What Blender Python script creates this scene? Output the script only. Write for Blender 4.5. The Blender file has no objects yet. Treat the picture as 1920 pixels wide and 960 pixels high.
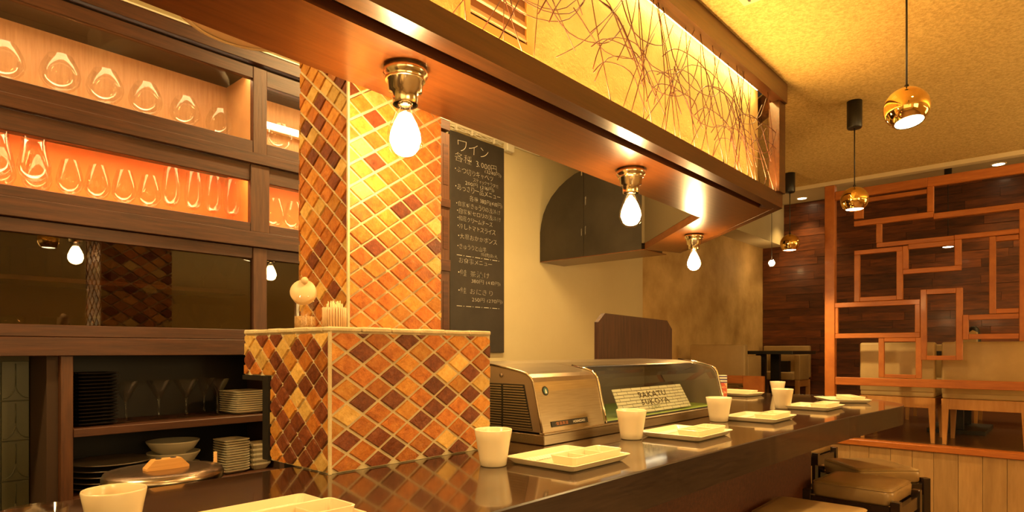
import bpy, bmesh, math, random
from mathutils import Vector, Matrix
random.seed(7)
PI = math.pi
C = bpy.context.scene.collection
SC = bpy.context.scene

# ------------------------------------------------------------------ camera, world, exposure, large lights
cd = bpy.data.cameras.new('camera'); cam = bpy.data.objects.new('camera', cd); C.objects.link(cam)
cam.location = (0, 0, 1.27); cam.rotation_euler = (PI/2, 0, math.radians(41.9-90))
cd.sensor_width = 36.0; cd.lens = 1170/1920*36; cd.shift_y = 177/1920; cd.clip_start = 0.02
SC.camera = cam
W = bpy.data.worlds.new('world'); SC.world = W; W.use_nodes = True
W.node_tree.nodes['Background'].inputs[0].default_value = (1, .7, .35, 1)
W.node_tree.nodes['Background'].inputs[1].default_value = 0.02
vs = SC.view_settings
vs.view_transform = 'Standard'; vs.look = 'None'; vs.exposure = 0.8; vs.gamma = 1.0; vs.use_curve_mapping = False
WARM = (1.0, .64, .23)
WARM2 = (1.0, .67, .26)
def area(name, loc, rot, sx, sy, power, col=WARM, spread=PI):
    l = bpy.data.lights.new(name, 'AREA'); l.shape = 'RECTANGLE'; l.size = sx; l.size_y = sy
    l.energy = power; l.color = col; l.spread = spread
    o = bpy.data.objects.new(name, l); o.location = loc; o.rotation_euler = rot; C.objects.link(o); return o
def spot(name, loc, power, angle=100, blend=.6, r=.03, col=WARM, rot=(0, 0, 0)):
    l = bpy.data.lights.new(name, 'SPOT'); l.energy = power; l.spot_size = math.radians(angle); l.spot_blend = blend
    l.shadow_soft_size = r; l.color = col
    o = bpy.data.objects.new(name, l); o.location = loc; o.rotation_euler = rot; C.objects.link(o); return o
K_BULB = 145.0; K_PEND = 42.0; K_LED = 38.0; K_CAB = 14.5; K_DOWN = 19.0
area('kitchen_tube_light', (2.1, 2.0, 2.83), (0, 0, 0), 1.2, .12, 40, WARM2)
for i, (x, y) in enumerate(((.15, .15), (1.0, .05), (1.75, .0))):       # recessed ceiling spots over the seats, above the frame
    spot('ceiling_spot', (x, y, 2.47), K_DOWN, 95, .8, .04, WARM2, (math.radians(18), 0, 0))
area('room_wall_fill', (-.3, -2.9, 1.6), (PI/2, 0, 0), 2.0, 1.2, 30, WARM2)  # added broad fill behind the camera, no real fixture there
area('room_wall_fill', (5.2, -2.9, 1.5), (PI/2, 0, 0), 1.6, 1.2, 26, WARM2)  # second added fill on that wall, brightens the right side
area('room_side_fill', (-1.5, -.6, 1.6), (PI/2, 0, -PI/2), 2.4, 1.2, 9, WARM2)  # added fill from the left, brightens the side faces
area('kitchen_tube_light', (-.5, 1.75, 2.80), (0, math.radians(-25), 0), .8, .12, 34, WARM2)
area('lattice_cove_light', (.75, 1.0, 1.986), (PI+.38, 0, 0), 4.2, .012, 19, (1, .58, .19), math.radians(130))
area('ceiling_fill_up', (3.6, -1.5, 1.9), (PI, 0, 0), 2.4, .5, 58, WARM2)  # added unseen fill aimed up to brighten the ceiling
area('platform_fill_lamp', (6.3, -.9, 3.06), (0, 0, 0), .8, .8, 9, WARM)

# ------------------------------------------------------------------ materials
def newmat(name):
    m = bpy.data.materials.new(name); m.use_nodes = True
    nt = m.node_tree; return m, nt, nt.nodes['Principled BSDF']
def coords(nt, scale=(1, 1, 1)):
    tc = nt.nodes.new('ShaderNodeTexCoord'); mp = nt.nodes.new('ShaderNodeMapping')
    mp.inputs['Scale'].default_value = scale
    nt.links.new(tc.outputs['Object'], mp.inputs['Vector']); return mp.outputs['Vector']
def noise(nt, vec, scale, detail=4, rough=.6):
    n = nt.nodes.new('ShaderNodeTexNoise'); n.inputs['Scale'].default_value = scale
    n.inputs['Detail'].default_value = detail; n.inputs['Roughness'].default_value = rough
    if vec is not None: nt.links.new(vec, n.inputs['Vector'])
    return n.outputs['Fac']
def ramp(nt, fac, stops):
    r = nt.nodes.new('ShaderNodeValToRGB'); e = r.color_ramp.elements
    while len(e) < len(stops): e.new(.5)
    for k, (p, c) in enumerate(stops): e[k].position = p; e[k].color = (*c, 1)
    nt.links.new(fac, r.inputs[0]); return r.outputs[0]
def bump(nt, b, fac, strength=.3, dist=.01):
    n = nt.nodes.new('ShaderNodeBump'); n.inputs['Strength'].default_value = strength; n.inputs['Distance'].default_value = dist
    nt.links.new(fac, n.inputs['Height']); nt.links.new(n.outputs[0], b.inputs['Normal'])
def plain(name, col, rough=.5, metal=0, spec=.5, coat=0):
    m, nt, b = newmat(name); b.inputs['Base Color'].default_value = (*col, 1); b.inputs['Roughness'].default_value = rough
    b.inputs['Metallic'].default_value = metal; b.inputs['Specular IOR Level'].default_value = spec; b.inputs['Coat Weight'].default_value = coat
    return m
def wood(name, dark, light, scale=(1, 12, 12), rough=.4, bmp=.06, coat=0, vary=0.0, nscale=3.0):
    m, nt, b = newmat(name); v = coords(nt, scale)
    if vary:
        oi = nt.nodes.new('ShaderNodeObjectInfo'); ad = nt.nodes.new('ShaderNodeVectorMath'); ad.operation = 'ADD'
        mu = nt.nodes.new('ShaderNodeMath'); mu.operation = 'MULTIPLY'; mu.inputs[1].default_value = 37.0
        nt.links.new(oi.outputs['Random'], mu.inputs[0]); nt.links.new(v, ad.inputs[0]); nt.links.new(mu.outputs[0], ad.inputs[1]); v = ad.outputs[0]
    f = noise(nt, v, nscale, 8, .65)
    col = ramp(nt, f, [(.32, dark), (.68, light)])
    if vary:
        mp = nt.nodes.new('ShaderNodeMapRange'); mp.inputs['To Min'].default_value = 1-vary; mp.inputs['To Max'].default_value = 1+vary
        nt.links.new(oi.outputs['Random'], mp.inputs['Value'])
        hs = nt.nodes.new('ShaderNodeHueSaturation'); nt.links.new(mp.outputs[0], hs.inputs['Value']); nt.links.new(col, hs.inputs['Color']); col = hs.outputs[0]
    nt.links.new(col, b.inputs['Base Color']); b.inputs['Roughness'].default_value = rough; b.inputs['Coat Weight'].default_value = coat
    b.inputs['Coat Roughness'].default_value = .12
    if bmp: bump(nt, b, f, bmp, .01)
    return m
def plaster(name, c1, c2, nscale=4, bscale=120, bstr=.3, rough=.9, dist=.004):
    m, nt, b = newmat(name); v = coords(nt)
    nt.links.new(ramp(nt, noise(nt, v, nscale, 6), [(.35, c1), (.65, c2)]), b.inputs['Base Color'])
    b.inputs['Roughness'].default_value = rough
    bump(nt, b, noise(nt, v, bscale, 3, .7), bstr, dist); return m
def emit(name, col, strength):
    m, nt, b = newmat(name); b.inputs['Base Color'].default_value = (*col, 1)
    b.inputs['Emission Color'].default_value = (*col, 1); b.inputs['Emission Strength'].default_value = strength; return m
def glass(name, tint=(1, 1, 1), rough=0.0, ior=1.45, gain=1.0):
    m = bpy.data.materials.new(name); m.use_nodes = True; nt = m.node_tree; nt.nodes.clear()
    out = nt.nodes.new('ShaderNodeOutputMaterial'); mx = nt.nodes.new('ShaderNodeMixShader')
    tr = nt.nodes.new('ShaderNodeBsdfTransparent'); tr.inputs[0].default_value = (*tint, 1)
    gl = nt.nodes.new('ShaderNodeBsdfGlossy'); gl.inputs['Roughness'].default_value = rough
    fr = nt.nodes.new('ShaderNodeFresnel'); fr.inputs[0].default_value = ior
    mu = nt.nodes.new('ShaderNodeMath'); mu.operation = 'MULTIPLY'; mu.inputs[1].default_value = gain; mu.use_clamp = True
    mi = nt.nodes.new('ShaderNodeMath'); mi.operation = 'MINIMUM'; mi.inputs[1].default_value = .20
    nt.links.new(fr.outputs[0], mu.inputs[0]); nt.links.new(mu.outputs[0], mi.inputs[0]); nt.links.new(mi.outputs[0], mx.inputs[0])
    nt.links.new(tr.outputs[0], mx.inputs[1]); nt.links.new(gl.outputs[0], mx.inputs[2]); nt.links.new(mx.outputs[0], out.inputs[0]); return m
def tilemat(name, dark, mid, light):
    m, nt, b = newmat(name); v = coords(nt)
    oi = nt.nodes.new('ShaderNodeObjectInfo')
    f = noise(nt, v, 55, 6, .7)
    col = ramp(nt, f, [(.3, dark), (.5, mid), (.72, light)])
    mp = nt.nodes.new('ShaderNodeMapRange'); mp.inputs['To Min'].default_value = .75; mp.inputs['To Max'].default_value = 1.2
    nt.links.new(oi.outputs['Random'], mp.inputs['Value'])
    hs = nt.nodes.new('ShaderNodeHueSaturation'); nt.links.new(mp.outputs[0], hs.inputs['Value']); nt.links.new(col, hs.inputs['Color'])
    nt.links.new(hs.outputs[0], b.inputs['Base Color']); b.inputs['Roughness'].default_value = .30
    bump(nt, b, noise(nt, v, 90, 5, .65), .75, .004); return m
M = {}
M['t_dark'] = tilemat('tile_brown', (.10, .022, .008), (.17, .042, .014), (.26, .08, .028))
M['t_orange'] = tilemat('tile_orange', (.30, .080, .012), (.46, .145, .023), (.58, .23, .045))
M['t_amber'] = tilemat('tile_amber', (.40, .14, .018), (.55, .225, .036), (.65, .33, .068))
M['t_yellow'] = tilemat('tile_yellow', (.52, .29, .06), (.66, .40, .11), (.76, .52, .18))
M['grout'] = plaster('grout', (.52, .42, .24), (.64, .53, .32), 30, 200, .4)
M['counter'] = None
m, nt, b = newmat('counter_lacquer'); v = coords(nt, (1.5, 14, 14)); f = noise(nt, v, 4, 8)
nt.links.new(ramp(nt, f, [(.3, (.022, .009, .004)), (.7, (.05, .022, .010))]), b.inputs['Base Color'])
b.inputs['Roughness'].default_value = .13; b.inputs['Coat Weight'].default_value = .6; b.inputs['Coat Roughness'].default_value = .05
bump(nt, b, noise(nt, coords(nt), 170, 2, .5), .05, .0006); M['counter'] = m
m, nt, b = newmat('counter_edge_wood'); v = coords(nt, (3, 3, 60)); f = noise(nt, v, 4, 8)
nt.links.new(ramp(nt, f, [(.3, (.012, .006, .004)), (.7, (.030, .017, .011))]), b.inputs['Base Color'])
b.inputs['Roughness'].default_value = .28; b.inputs['Coat Weight'].default_value = .3; M['counter_edge'] = m
m, nt, b = newmat('leatherette'); v = coords(nt); f = noise(nt, v, 60, 6, .75)
nt.links.new(ramp(nt, f, [(.35, (.045, .012, .005)), (.7, (.12, .035, .012))]), b.inputs['Base Color'])
b.inputs['Roughness'].default_value = .5; bump(nt, b, f, .3, .003); M['base_panel'] = m
M['canopy'] = wood('canopy_wood', (.085, .023, .0045), (.150, .046, .009), (1.2, 22, 22), .30, .05, .35)
M['canopy_dark'] = wood('canopy_wood_dark', (.050, .016, .0045), (.092, .031, .008), (1.2, 22, 22), .32, .05, .2)
M['canopy_diag'] = wood('canopy_wood_diagonal', (.085, .023, .0045), (.150, .046, .009), (8, 8, 22), .30, .05, .35)
M['groove'] = plain('groove_dark', (.02, .009, .004), .6)
M['box_wall'] = plaster('light_box_plaster', (.48, .31, .095), (.57, .38, .13), 8, 60, .8, .95, .006)
M['rod'] = plain('bentwood_rod', (.075, .017, .005), .45)
M['ceiling'] = plaster('ceiling_sand_plaster', (.46, .30, .085), (.68, .48, .17), 85, 120, .9, .95, .008)
M['kitchen_wall'] = plaster('kitchen_wall_paint', (.60, .50, .29), (.64, .54, .32), 2, 200, .05, .75)
M['rough_wall'] = plaster('trowelled_wall', (.44, .27, .09), (.68, .46, .19), 2.5, 14, .25, .7, .02)
M['off_ceiling'] = plaster('platform_ceiling_paint', (.62, .50, .30), (.66, .54, .33), 2, 200, .05, .8)
M['cab'] = wood('cabinet_wood', (.036, .0105, .003), (.085, .025, .007), (2, 30, 30), .5, .10, 0)
M['cab_v'] = wood('cabinet_wood_upright', (.055, .018, .006), (.11, .038, .012), (26, 26, 2), .5, .14, 0)
M['cab_in'] = plain('cabinet_inside_dark', (.05, .022, .009), .7)
M['cab_tan'] = wood('cabinet_back_tan', (.44, .22, .085), (.56, .31, .13), (40, 3, 3), .45, .03)
M['cab_orange'] = plain('cabinet_back_orange', (.74, .235, .055), .6)
M['black'] = plain('black_lacquer', (.010, .008, .007), .45)
M['blackmetal'] = plain('black_metal', (.012, .011, .010), .4)
M['board'] = plaster('chalkboard', (.032, .025, .020), (.046, .036, .028), 5, 200, .05, .6)
M['chalk'] = plain('chalk', (.72, .68, .58), .9)
M['steel'] = None
m, nt, b = newmat('brushed_steel'); v = coords(nt, (2, 60, 60)); f = noise(nt, v, 6, 4)
nt.links.new(ramp(nt, f, [(.3, (.36, .28, .185)), (.7, (.46, .365, .245))]), b.inputs['Base Color'])
b.inputs['Metallic'].default_value = 1; b.inputs['Roughness'].default_value = .30; M['steel'] = m
M['steel_side'] = plain('steel_painted_side', (.30, .22, .15), .38, .7)
M['chrome'] = plain('chrome', (.8, .72, .6), .12, 1)
M['collar'] = plain('lamp_collar', (.86, .74, .50), .16, 1)
M['potsteel'] = plain('pot_steel', (.42, .34, .25), .26, 1)
M['hood'] = plaster('hood_metal', (.030, .022, .014), (.050, .037, .024), 3, 40, .05, .38)
M['hood'].node_tree.nodes['Principled BSDF'].inputs['Metallic'].default_value = .3
M['hood_light'] = plain('hood_metal_light', (.13, .09, .045), .42, .3)
M['glass'] = glass('drinking_glass', (.985, .98, .96), 0, 1.5, 1.0)
M['pane'] = glass('pane_glass', (.90, .86, .80), 0, 1.45, 1.0)
M['case_glass'] = glass('case_glass', (.88, .90, .84), 0, 1.5, 1.0)
M['darkpane'] = glass('smoked_pane', (.72, .62, .48), 0, 1.5, 2.0)
M['porcelain'] = plain('porcelain', (.68, .57, .38), .22, 0, .5)
M['porcelain_dim'] = plain('stoneware_cream', (.62, .56, .42), .3)
M['blackware'] = plain('black_plate_glaze', (.018, .014, .013), .22)
M['greyware'] = plain('dark_grey_plate_glaze', (.16, .12, .08), .28)
M['frame_wood'] = wood('screen_pine', (.36, .100, .014), (.48, .155, .025), (5, 5, 5), .45, .05, .1, .10, 2.0)
M['rail_wood'] = wood('screen_rail_pine', (.34, .090, .012), (.48, .150, .024), (20, 2, 20), .45, .05, .1, .08)
M['plank'] = wood('wall_plank', (.050, .013, .004), (.18, .048, .012), (12, 1.6, 12), .42, .12, .1, .42)
M['front_board'] = wood('platform_board', (.36, .205, .08), (.48, .29, .12), (9, 9, 1.2), .45, .03, .1, .10)
M['platform_top'] = wood('platform_floor', (.07, .03, .012), (.14, .06, .022), (3, 16, 16), .3, .03, .3)
M['chair_fab'] = plaster('chair_vinyl', (.40, .275, .12), (.46, .32, .145), 6, 150, .06, .5, .003)
M['chair_leg'] = wood('chair_beech', (.42, .19, .05), (.52, .26, .08), (14, 14, 2), .4, .03, .1, .08)
M['stool_pad'] = plaster('stool_vinyl', (.30, .19, .08), (.36, .23, .10), 8, 180, .08, .32, .003)
M['stool_wood'] = plain('stool_dark_wood', (.022, .012, .008), .25, 0, .5, .3)
M['gold'] = plain('gold_mirror', (.88, .58, .20), .05, 1)
M['sage'] = plain('sage_tile_glaze', (.115, .11, .065), .3)
M['sage_grout'] = plain('sage_grout', (.15, .13, .08), .8)
M['darkboard'] = wood('dark_board_wood', (.022, .009, .005), (.085, .032, .014), (24, 24, 1.5), .45, .05)
M['handle_wood'] = wood('pine_handle', (.50, .24, .06), (.66, .36, .11), (3, 3, 60), .5, .08)
M['pick'] = plain('toothpick_wood', (.74, .56, .30), .7)
M['straw'] = plain('straw_wrap', (.66, .44, .24), .7)
M['lidwood'] = plain('beige_lid', (.66, .46, .24), .5)
M['seasoning'] = plaster('sesame', (.36, .20, .07), (.55, .34, .14), 200, 300, .5)
M['white_plastic'] = plain('white_plastic', (.74, .68, .54), .5)
M['shade'] = plain('lamp_cream_shade', (.72, .60, .36), .5)
M['green'] = plain('green_mat', (.22, .30, .04), .6)
M['case_in'] = plain('case_inside', (.20, .15, .10), .5)
M['floor'] = wood('floor_tiles', (.16, .10, .06), (.22, .15, .09), (2, 2, 2), .5, 0)
M['led'] = emit('led_strip', (1, .66, .22), K_LED)
M['led_cab'] = emit('cabinet_led_strip', (1, .70, .36), K_CAB)
M['led_cab2'] = emit('cabinet_led_strip_lower', (1, .60, .26), K_CAB*1.35)
M['tube'] = emit('pane_reflection', (1, .80, .50), 8)  # glow of the rod that imitates a reflection in the cabinet pane
M['bulb'] = emit('bulb_glow', (1, .62, .24), K_BULB)
M['lampface'] = emit('lamp_face', (1, .74, .40), 14)
M['downface'] = emit('downlight_face', (1, .74, .40), 9)
# printed brick sheet inside the display case
m, nt, b = newmat('printed_brick_sheet'); tc = nt.nodes.new('ShaderNodeTexCoord')
br = nt.nodes.new('ShaderNodeTexBrick'); br.inputs['Color1'].default_value = (.66, .65, .55, 1); br.inputs['Color2'].default_value = (.60, .59, .50, 1)
br.inputs['Mortar'].default_value = (.08, .07, .06, 1); br.inputs['Scale'].default_value = 1.0; br.inputs['Mortar Size'].default_value = .0012
br.inputs['Brick Width'].default_value = .068; br.inputs['Row Height'].default_value = .0125
mp = nt.nodes.new('ShaderNodeMapping'); nt.links.new(tc.outputs['Object'], mp.inputs['Vector']); nt.links.new(mp.outputs[0], br.inputs['Vector'])
nt.links.new(br.outputs[0], b.inputs['Base Color']); b.inputs['Roughness'].default_value = .6; M['brick_print'] = m; MP_BRICK = mp
# printed pattern on the paper strips
m, nt, b = newmat('printed_strip'); ck = nt.nodes.new('ShaderNodeTexBrick'); tc = nt.nodes.new('ShaderNodeTexCoord')
ck.inputs['Color1'].default_value = (.16, .14, .10, 1); ck.inputs['Color2'].default_value = (.34, .30, .22, 1); ck.inputs['Mortar'].default_value = (.74, .68, .54, 1)
ck.inputs['Scale'].default_value = 1; ck.inputs['Brick Width'].default_value = .010; ck.inputs['Row Height'].default_value = .006; ck.inputs['Mortar Size'].default_value = .0016
nt.links.new(tc.outputs['Object'], ck.inputs['Vector']); nt.links.new(ck.outputs[0], b.inputs['Base Color']); M['strip_print'] = m
# striped pack
m, nt, b = newmat('striped_print'); tc = nt.nodes.new('ShaderNodeTexCoord'); sx = nt.nodes.new('ShaderNodeSeparateXYZ'); nt.links.new(tc.outputs['Object'], sx.inputs[0])
mm = nt.nodes.new('ShaderNodeMath'); mm.operation = 'MULTIPLY'; mm.inputs[1].default_value = 60; nt.links.new(sx.outputs[2], mm.inputs[0])
fr = nt.nodes.new('ShaderNodeMath'); fr.operation = 'FRACT'; nt.links.new(mm.outputs[0], fr.inputs[0])
st = ramp(nt, fr.outputs[0], [(.45, (.06, .05, .12)), (.55, (.6, .5, .35))]); blot = ramp(nt, noise(nt, tc.outputs['Object'], 40, 2), [(.42, (.55, .36, .16)), (.55, (.45, .07, .03))])
gt = nt.nodes.new('ShaderNodeMath'); gt.operation = 'GREATER_THAN'; gt.inputs[1].default_value = .085; nt.links.new(sx.outputs[2], gt.inputs[0])
mx = nt.nodes.new('ShaderNodeMix'); mx.data_type = 'RGBA'; nt.links.new(gt.outputs[0], mx.inputs[0]); nt.links.new(blot, mx.inputs[6]); nt.links.new(st, mx.inputs[7]); nt.links.new(mx.outputs[2], b.inputs['Base Color']); M['pack'] = m

# ------------------------------------------------------------------ mesh helpers
class MB:
    def __init__(s): s.v = []; s.f = []; s.sm = []
    def add(s, vs, fs, smooth=False):
        o = len(s.v); s.v += [tuple(v) for v in vs]; s.f += [tuple(i+o for i in f) for f in fs]; s.sm += [smooth]*len(fs); return s
    def box(s, x0, x1, y0, y1, z0, z1, bev=0):
        if bev:
            bm = bmesh.new(); bmesh.ops.create_cube(bm, size=1)
            for v in bm.verts: v.co = Vector((x0+(x1-x0)*(v.co.x+.5), y0+(y1-y0)*(v.co.y+.5), z0+(z1-z0)*(v.co.z+.5)))
            bmesh.ops.bevel(bm, geom=bm.edges[:], offset=bev, segments=1 if bev < .012 else 3, affect='EDGES', profile=.5)
            bm.verts.index_update(); s.add([v.co for v in bm.verts], [[v.index for v in f.verts] for f in bm.faces], bev >= .012); bm.free(); return s
        return s.add([(x, y, z) for z in (z0, z1) for y in (y0, y1) for x in (x0, x1)],
                     [(0, 2, 3, 1), (4, 5, 7, 6), (0, 1, 5, 4), (2, 6, 7, 3), (0, 4, 6, 2), (1, 3, 7, 5)])
    def prism(s, poly, fn, a, b, inset=0):          # poly 2D extruded between a and b; fn(u,v,w) -> xyz
        n = len(poly)
        cu = sum(p[0] for p in poly)/n; cv = sum(p[1] for p in poly)/n
        top = poly if not inset else [(cu+(u-cu)*(1-inset), cv+(v-cv)*(1-inset)) for u, v in poly]
        vs = [fn(u, v, a) for u, v in poly]+[fn(u, v, b) for u, v in top]
        return s.add(vs, [tuple(range(n))[::-1], tuple(range(n, 2*n))]+[(i, (i+1) % n, n+(i+1) % n, n+i) for i in range(n)])
    def lathe(s, prof, c=(0, 0, 0), n=24, smooth=True, sx=1, sy=1):
        vs = []; fs = []
        for r, z in prof:
            for k in range(n): a = 2*PI*k/n; vs.append((c[0]+r*sx*math.cos(a), c[1]+r*sy*math.sin(a), c[2]+z))
        for i in range(len(prof)-1):
            for k in range(n): fs.append((i*n+k, i*n+(k+1) % n, (i+1)*n+(k+1) % n, (i+1)*n+k))
        return s.add(vs, fs, smooth)
    def tube(s, pts, r, n=6, cap=True, up=(.13, .27, .95)):
        pts = [Vector(p) for p in pts]; vs = []; fs = []; up = Vector(up)
        for i, p in enumerate(pts):
            d = (pts[min(i+1, len(pts)-1)]-pts[max(i-1, 0)]).normalized(); a = d.cross(up)
            if a.length < 1e-3: a = d.cross(Vector((1, 0, 0)))
            a.normalize(); b2 = d.cross(a)
            rr = r[i] if isinstance(r, (list, tuple)) else r
            for k in range(n): t = 2*PI*k/n; vs.append(p+a*rr*math.cos(t)+b2*rr*math.sin(t))
        for i in range(len(pts)-1):
            for k in range(n): fs.append((i*n+k, i*n+(k+1) % n, (i+1)*n+(k+1) % n, (i+1)*n+k))
        if cap: fs += [tuple(range(n))[::-1], tuple(range((len(pts)-1)*n, len(pts)*n))]
        return s.add(vs, fs, True)
    def loft(s, rings, cap0=True, cap1=True, smooth=False):
        n = len(rings[0]); vs = [p for r in rings for p in r]; fs = []
        for i in range(len(rings)-1):
            for k in range(n): fs.append((i*n+k, i*n+(k+1) % n, (i+1)*n+(k+1) % n, (i+1)*n+k))
        if cap0: fs.append(tuple(range(n))[::-1])
        if cap1: fs.append(tuple(range((len(rings)-1)*n, len(rings)*n)))
        return s.add(vs, fs, smooth)
    def xf(s, mat): s.v = [tuple(mat @ Vector(v)) for v in s.v]; return s
OFF = {}
def obj(name, mb, mat, parent=None):
    off = OFF.get(parent.name, Vector((0, 0, 0))) if parent else Vector((0, 0, 0))
    me = bpy.data.meshes.new(name); me.from_pydata([(v[0]-off.x, v[1]-off.y, v[2]-off.z) for v in mb.v], [], mb.f)
    me.polygons.foreach_set('use_smooth', mb.sm); me.materials.append(mat); me.update()
    bm = bmesh.new(); bm.from_mesh(me); bmesh.ops.recalc_face_normals(bm, faces=bm.faces[:]); bm.to_mesh(me); bm.free()
    o = bpy.data.objects.new(name, me); C.objects.link(o)
    if parent: o.parent = parent; OFF[o.name] = off
    return o
def thing(name, label, cat, loc=(0, 0, 0), group=None, world=True):   # Empty; world=True: its parts are given in world coordinates
    o = bpy.data.objects.new(name, None); o.empty_display_size = .05; C.objects.link(o); o.location = loc
    o['label'] = label; o['category'] = cat
    if group: o['group'] = group
    OFF[o.name] = Vector(loc) if world else Vector((0, 0, 0)); return o
def tag(o, label, cat, group=None):
    o['label'] = label; o['category'] = cat
    if group: o['group'] = group
    return o
def base(o, loc):                      # put the origin of a one-mesh thing built in world coordinates at its base
    l = Vector(loc); o.data.transform(Matrix.Translation(-l)); o.location = l; return o
def struct(name, mb, mat): o = obj(name, mb, mat); o['kind'] = 'structure'; return o
DS = 1.0                                 # default size of the copies being placed
def dup(root, loc, rz=0, label=None, scale=1.0):
    r = root.copy(); C.objects.link(r); r.location = loc; r.rotation_euler = (0, 0, rz); r.scale = (scale*DS,)*3
    if label: r['label'] = label
    for ch in root.children:
        c = ch.copy(); C.objects.link(c); c.parent = r
        for g in ch.children:
            d = g.copy(); C.objects.link(d); d.parent = c
    return r
def setat(o, loc, rz=0, label=None, scale=1.0):
    o.location = loc; o.rotation_euler = (0, 0, rz); o.scale = (scale*DS,)*3
    if label: o['label'] = label
    return o
def place(proto, i, *a, **k): return setat(proto, *a, **k) if i == 0 else dup(proto, *a, **k)
def share(name, o, loc, parent, mat=None):      # another piece sharing the mesh of o
    c = bpy.data.objects.new(name, o.data); C.objects.link(c); c.parent = parent; c.location = loc; return c
def rrect(w, d, r, z, n=4, cx=0, cy=0):
    p = []
    for sx, sy, a0 in ((1, 1, 0), (-1, 1, 90), (-1, -1, 180), (1, -1, 270)):
        for k in range(n): a = math.radians(a0+90*k/(n-1)); p.append((cx+sx*(w/2-r)+r*math.cos(a), cy+sy*(d/2-r)+r*math.sin(a), z))
    return p
_tc = {}
def glyph(ch, w_=-.026):
    key = (ch, w_)
    if key not in _tc:
        c = bpy.data.curves.new('t', 'FONT'); c.body = ch; c.resolution_u = 3; c.offset = w_
        o = bpy.data.objects.new('t', c); C.objects.link(o)
        me = bpy.data.meshes.new_from_object(o.evaluated_get(bpy.context.evaluated_depsgraph_get()))
        vs = [v.co[:2] for v in me.vertices]; fs = [tuple(p.vertices) for p in me.polygons]
        bpy.data.objects.remove(o); bpy.data.curves.remove(c); bpy.data.meshes.remove(me)
        w = max([v[0] for v in vs], default=.3); w = max(w, .25)+.08
        _tc[key] = (vs, fs, w if ch != ' ' else .35)
    return _tc[key]
def text_mb(txt, width, height, fn, jit=0.0, seed=1, wt=-.026):    # flat lettering; fn(u,v)->xyz
    rnd = random.Random(seed); mb = MB(); x = 0; g = []
    for ch in txt:
        vs, fs, w = glyph(ch, wt); g.append((vs, fs, x, w)); x += w
    sx = width/x; sy = height
    for vs, fs, x0, w in g:
        if not vs: continue
        a = rnd.uniform(-jit, jit); k = 1+rnd.uniform(-jit, jit); dy = rnd.uniform(-jit, jit)*.25
        out = []
        for u, v in vs:
            u -= w/2; v -= .37; u, v = u*math.cos(a)-v*math.sin(a), u*math.sin(a)+v*math.cos(a)
            out.append(fn((x0+w/2+u*k)*sx, (v*k+dy)*sy))
        mb.add(out, fs)
    return mb

# ------------------------------------------------------------------ setting
ZC = 2.477
struct('floor', MB().box(-1.6, 8.2, -3.1, 3.5, -.06, 0), M['floor'])
P = lambda poly, a, b: MB().prism(poly, lambda u, v, w: (u, v, w), a, b)
struct('ceiling', P([(-1.6, .975), (2.95, .975), (3.85, 1.93), (3.85, 2.93), (4.87, 2.93), (4.87, -3.1), (-1.6, -3.1)], ZC, ZC+.05), M['ceiling'])
struct('ceiling', P([(-1.6, 1.24), (2.9, 1.36), (3.6, 2.05), (3.85, 2.0), (3.85, 3.5), (-1.6, 3.5)], 2.86, 2.9), M['kitchen_wall'])
struct('ceiling', MB().box(4.80, 8.1, -3.1, 3.0, 3.08, 3.12), M['off_ceiling'])
struct('wall_back', MB().box(-1.6, 5.06, 2.93, 3.0, 0, 3.12), M['kitchen_wall'])
struct('wall_back', MB().box(5.06, 8.1, 2.932, 3.0, 0, 3.12), M['rough_wall'])
struct('wall_front', MB().box(-1.6, 8.2, -3.16, -3.1, 0, 3.12), M['kitchen_wall'])
struct('wall_left', MB().box(-1.66, -1.6, -3.1, 3.5, 0, 2.9), M['kitchen_wall'])
struct('trim_1', MB().box(4.84, 4.90, -3.1, 2.93, 2.45, 3.08), M['off_ceiling'])     # drop edge where the ceiling steps up
struct('trim_2', MB().box(5.06, 8.05, 2.67, 2.931, 2.566, 3.08), M['kitchen_wall'])  # boxed beam along the trowelled wall
# plank wall: every plank a piece
wr = struct('wall_right', MB().box(8.075, 8.12, -3.1, 3.0, 0, 3.12), M['kitchen_wall'])
PL = {}
zp = .64; row = 0
rp = random.Random(3)
while zp < 3.04:
    y = -.30-rp.uniform(0, .5)
    while y < 2.93:
        L = rp.choice((.42, .62, .80, 1.0)); y1 = min(y+L, 2.93)
        if 2.93-y1 < .12: y1 = 2.93
        h = min(.088, 3.075-zp)
        obj('plank', MB().box(8.05-rp.uniform(0, .006), 8.075, y+.001, y1-.001, zp+.0008, zp+h-.0008), M['plank'], wr); y = y1
    zp += .088; row += 1

# ------------------------------------------------------------------ platform
pf = thing('platform', 'raised seating platform with light wood front and orange edge', 'platform', (4.87, 0, 0))
obj('floor_panel', MB().box(4.93, 8.04, -3.0, 2.92, .56, .645), M['platform_top'], pf)
obj('edge_board', MB().box(4.845, 4.93, -3.0, 1.30, .608, .648, .004), M['rail_wood'], pf)
y = 1.29
for k in range(14):
    w = (.125, .12, .13)[k % 3]; obj('board', MB().box(4.862-.002*(k % 2), 4.93, y-w+.001, y-.001, 0, .606), M['front_board'], pf); y -= w
obj('side_panel', MB().box(4.87, 4.95, 1.291, 2.92, 0, .60), M['front_board'], pf)

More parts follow.
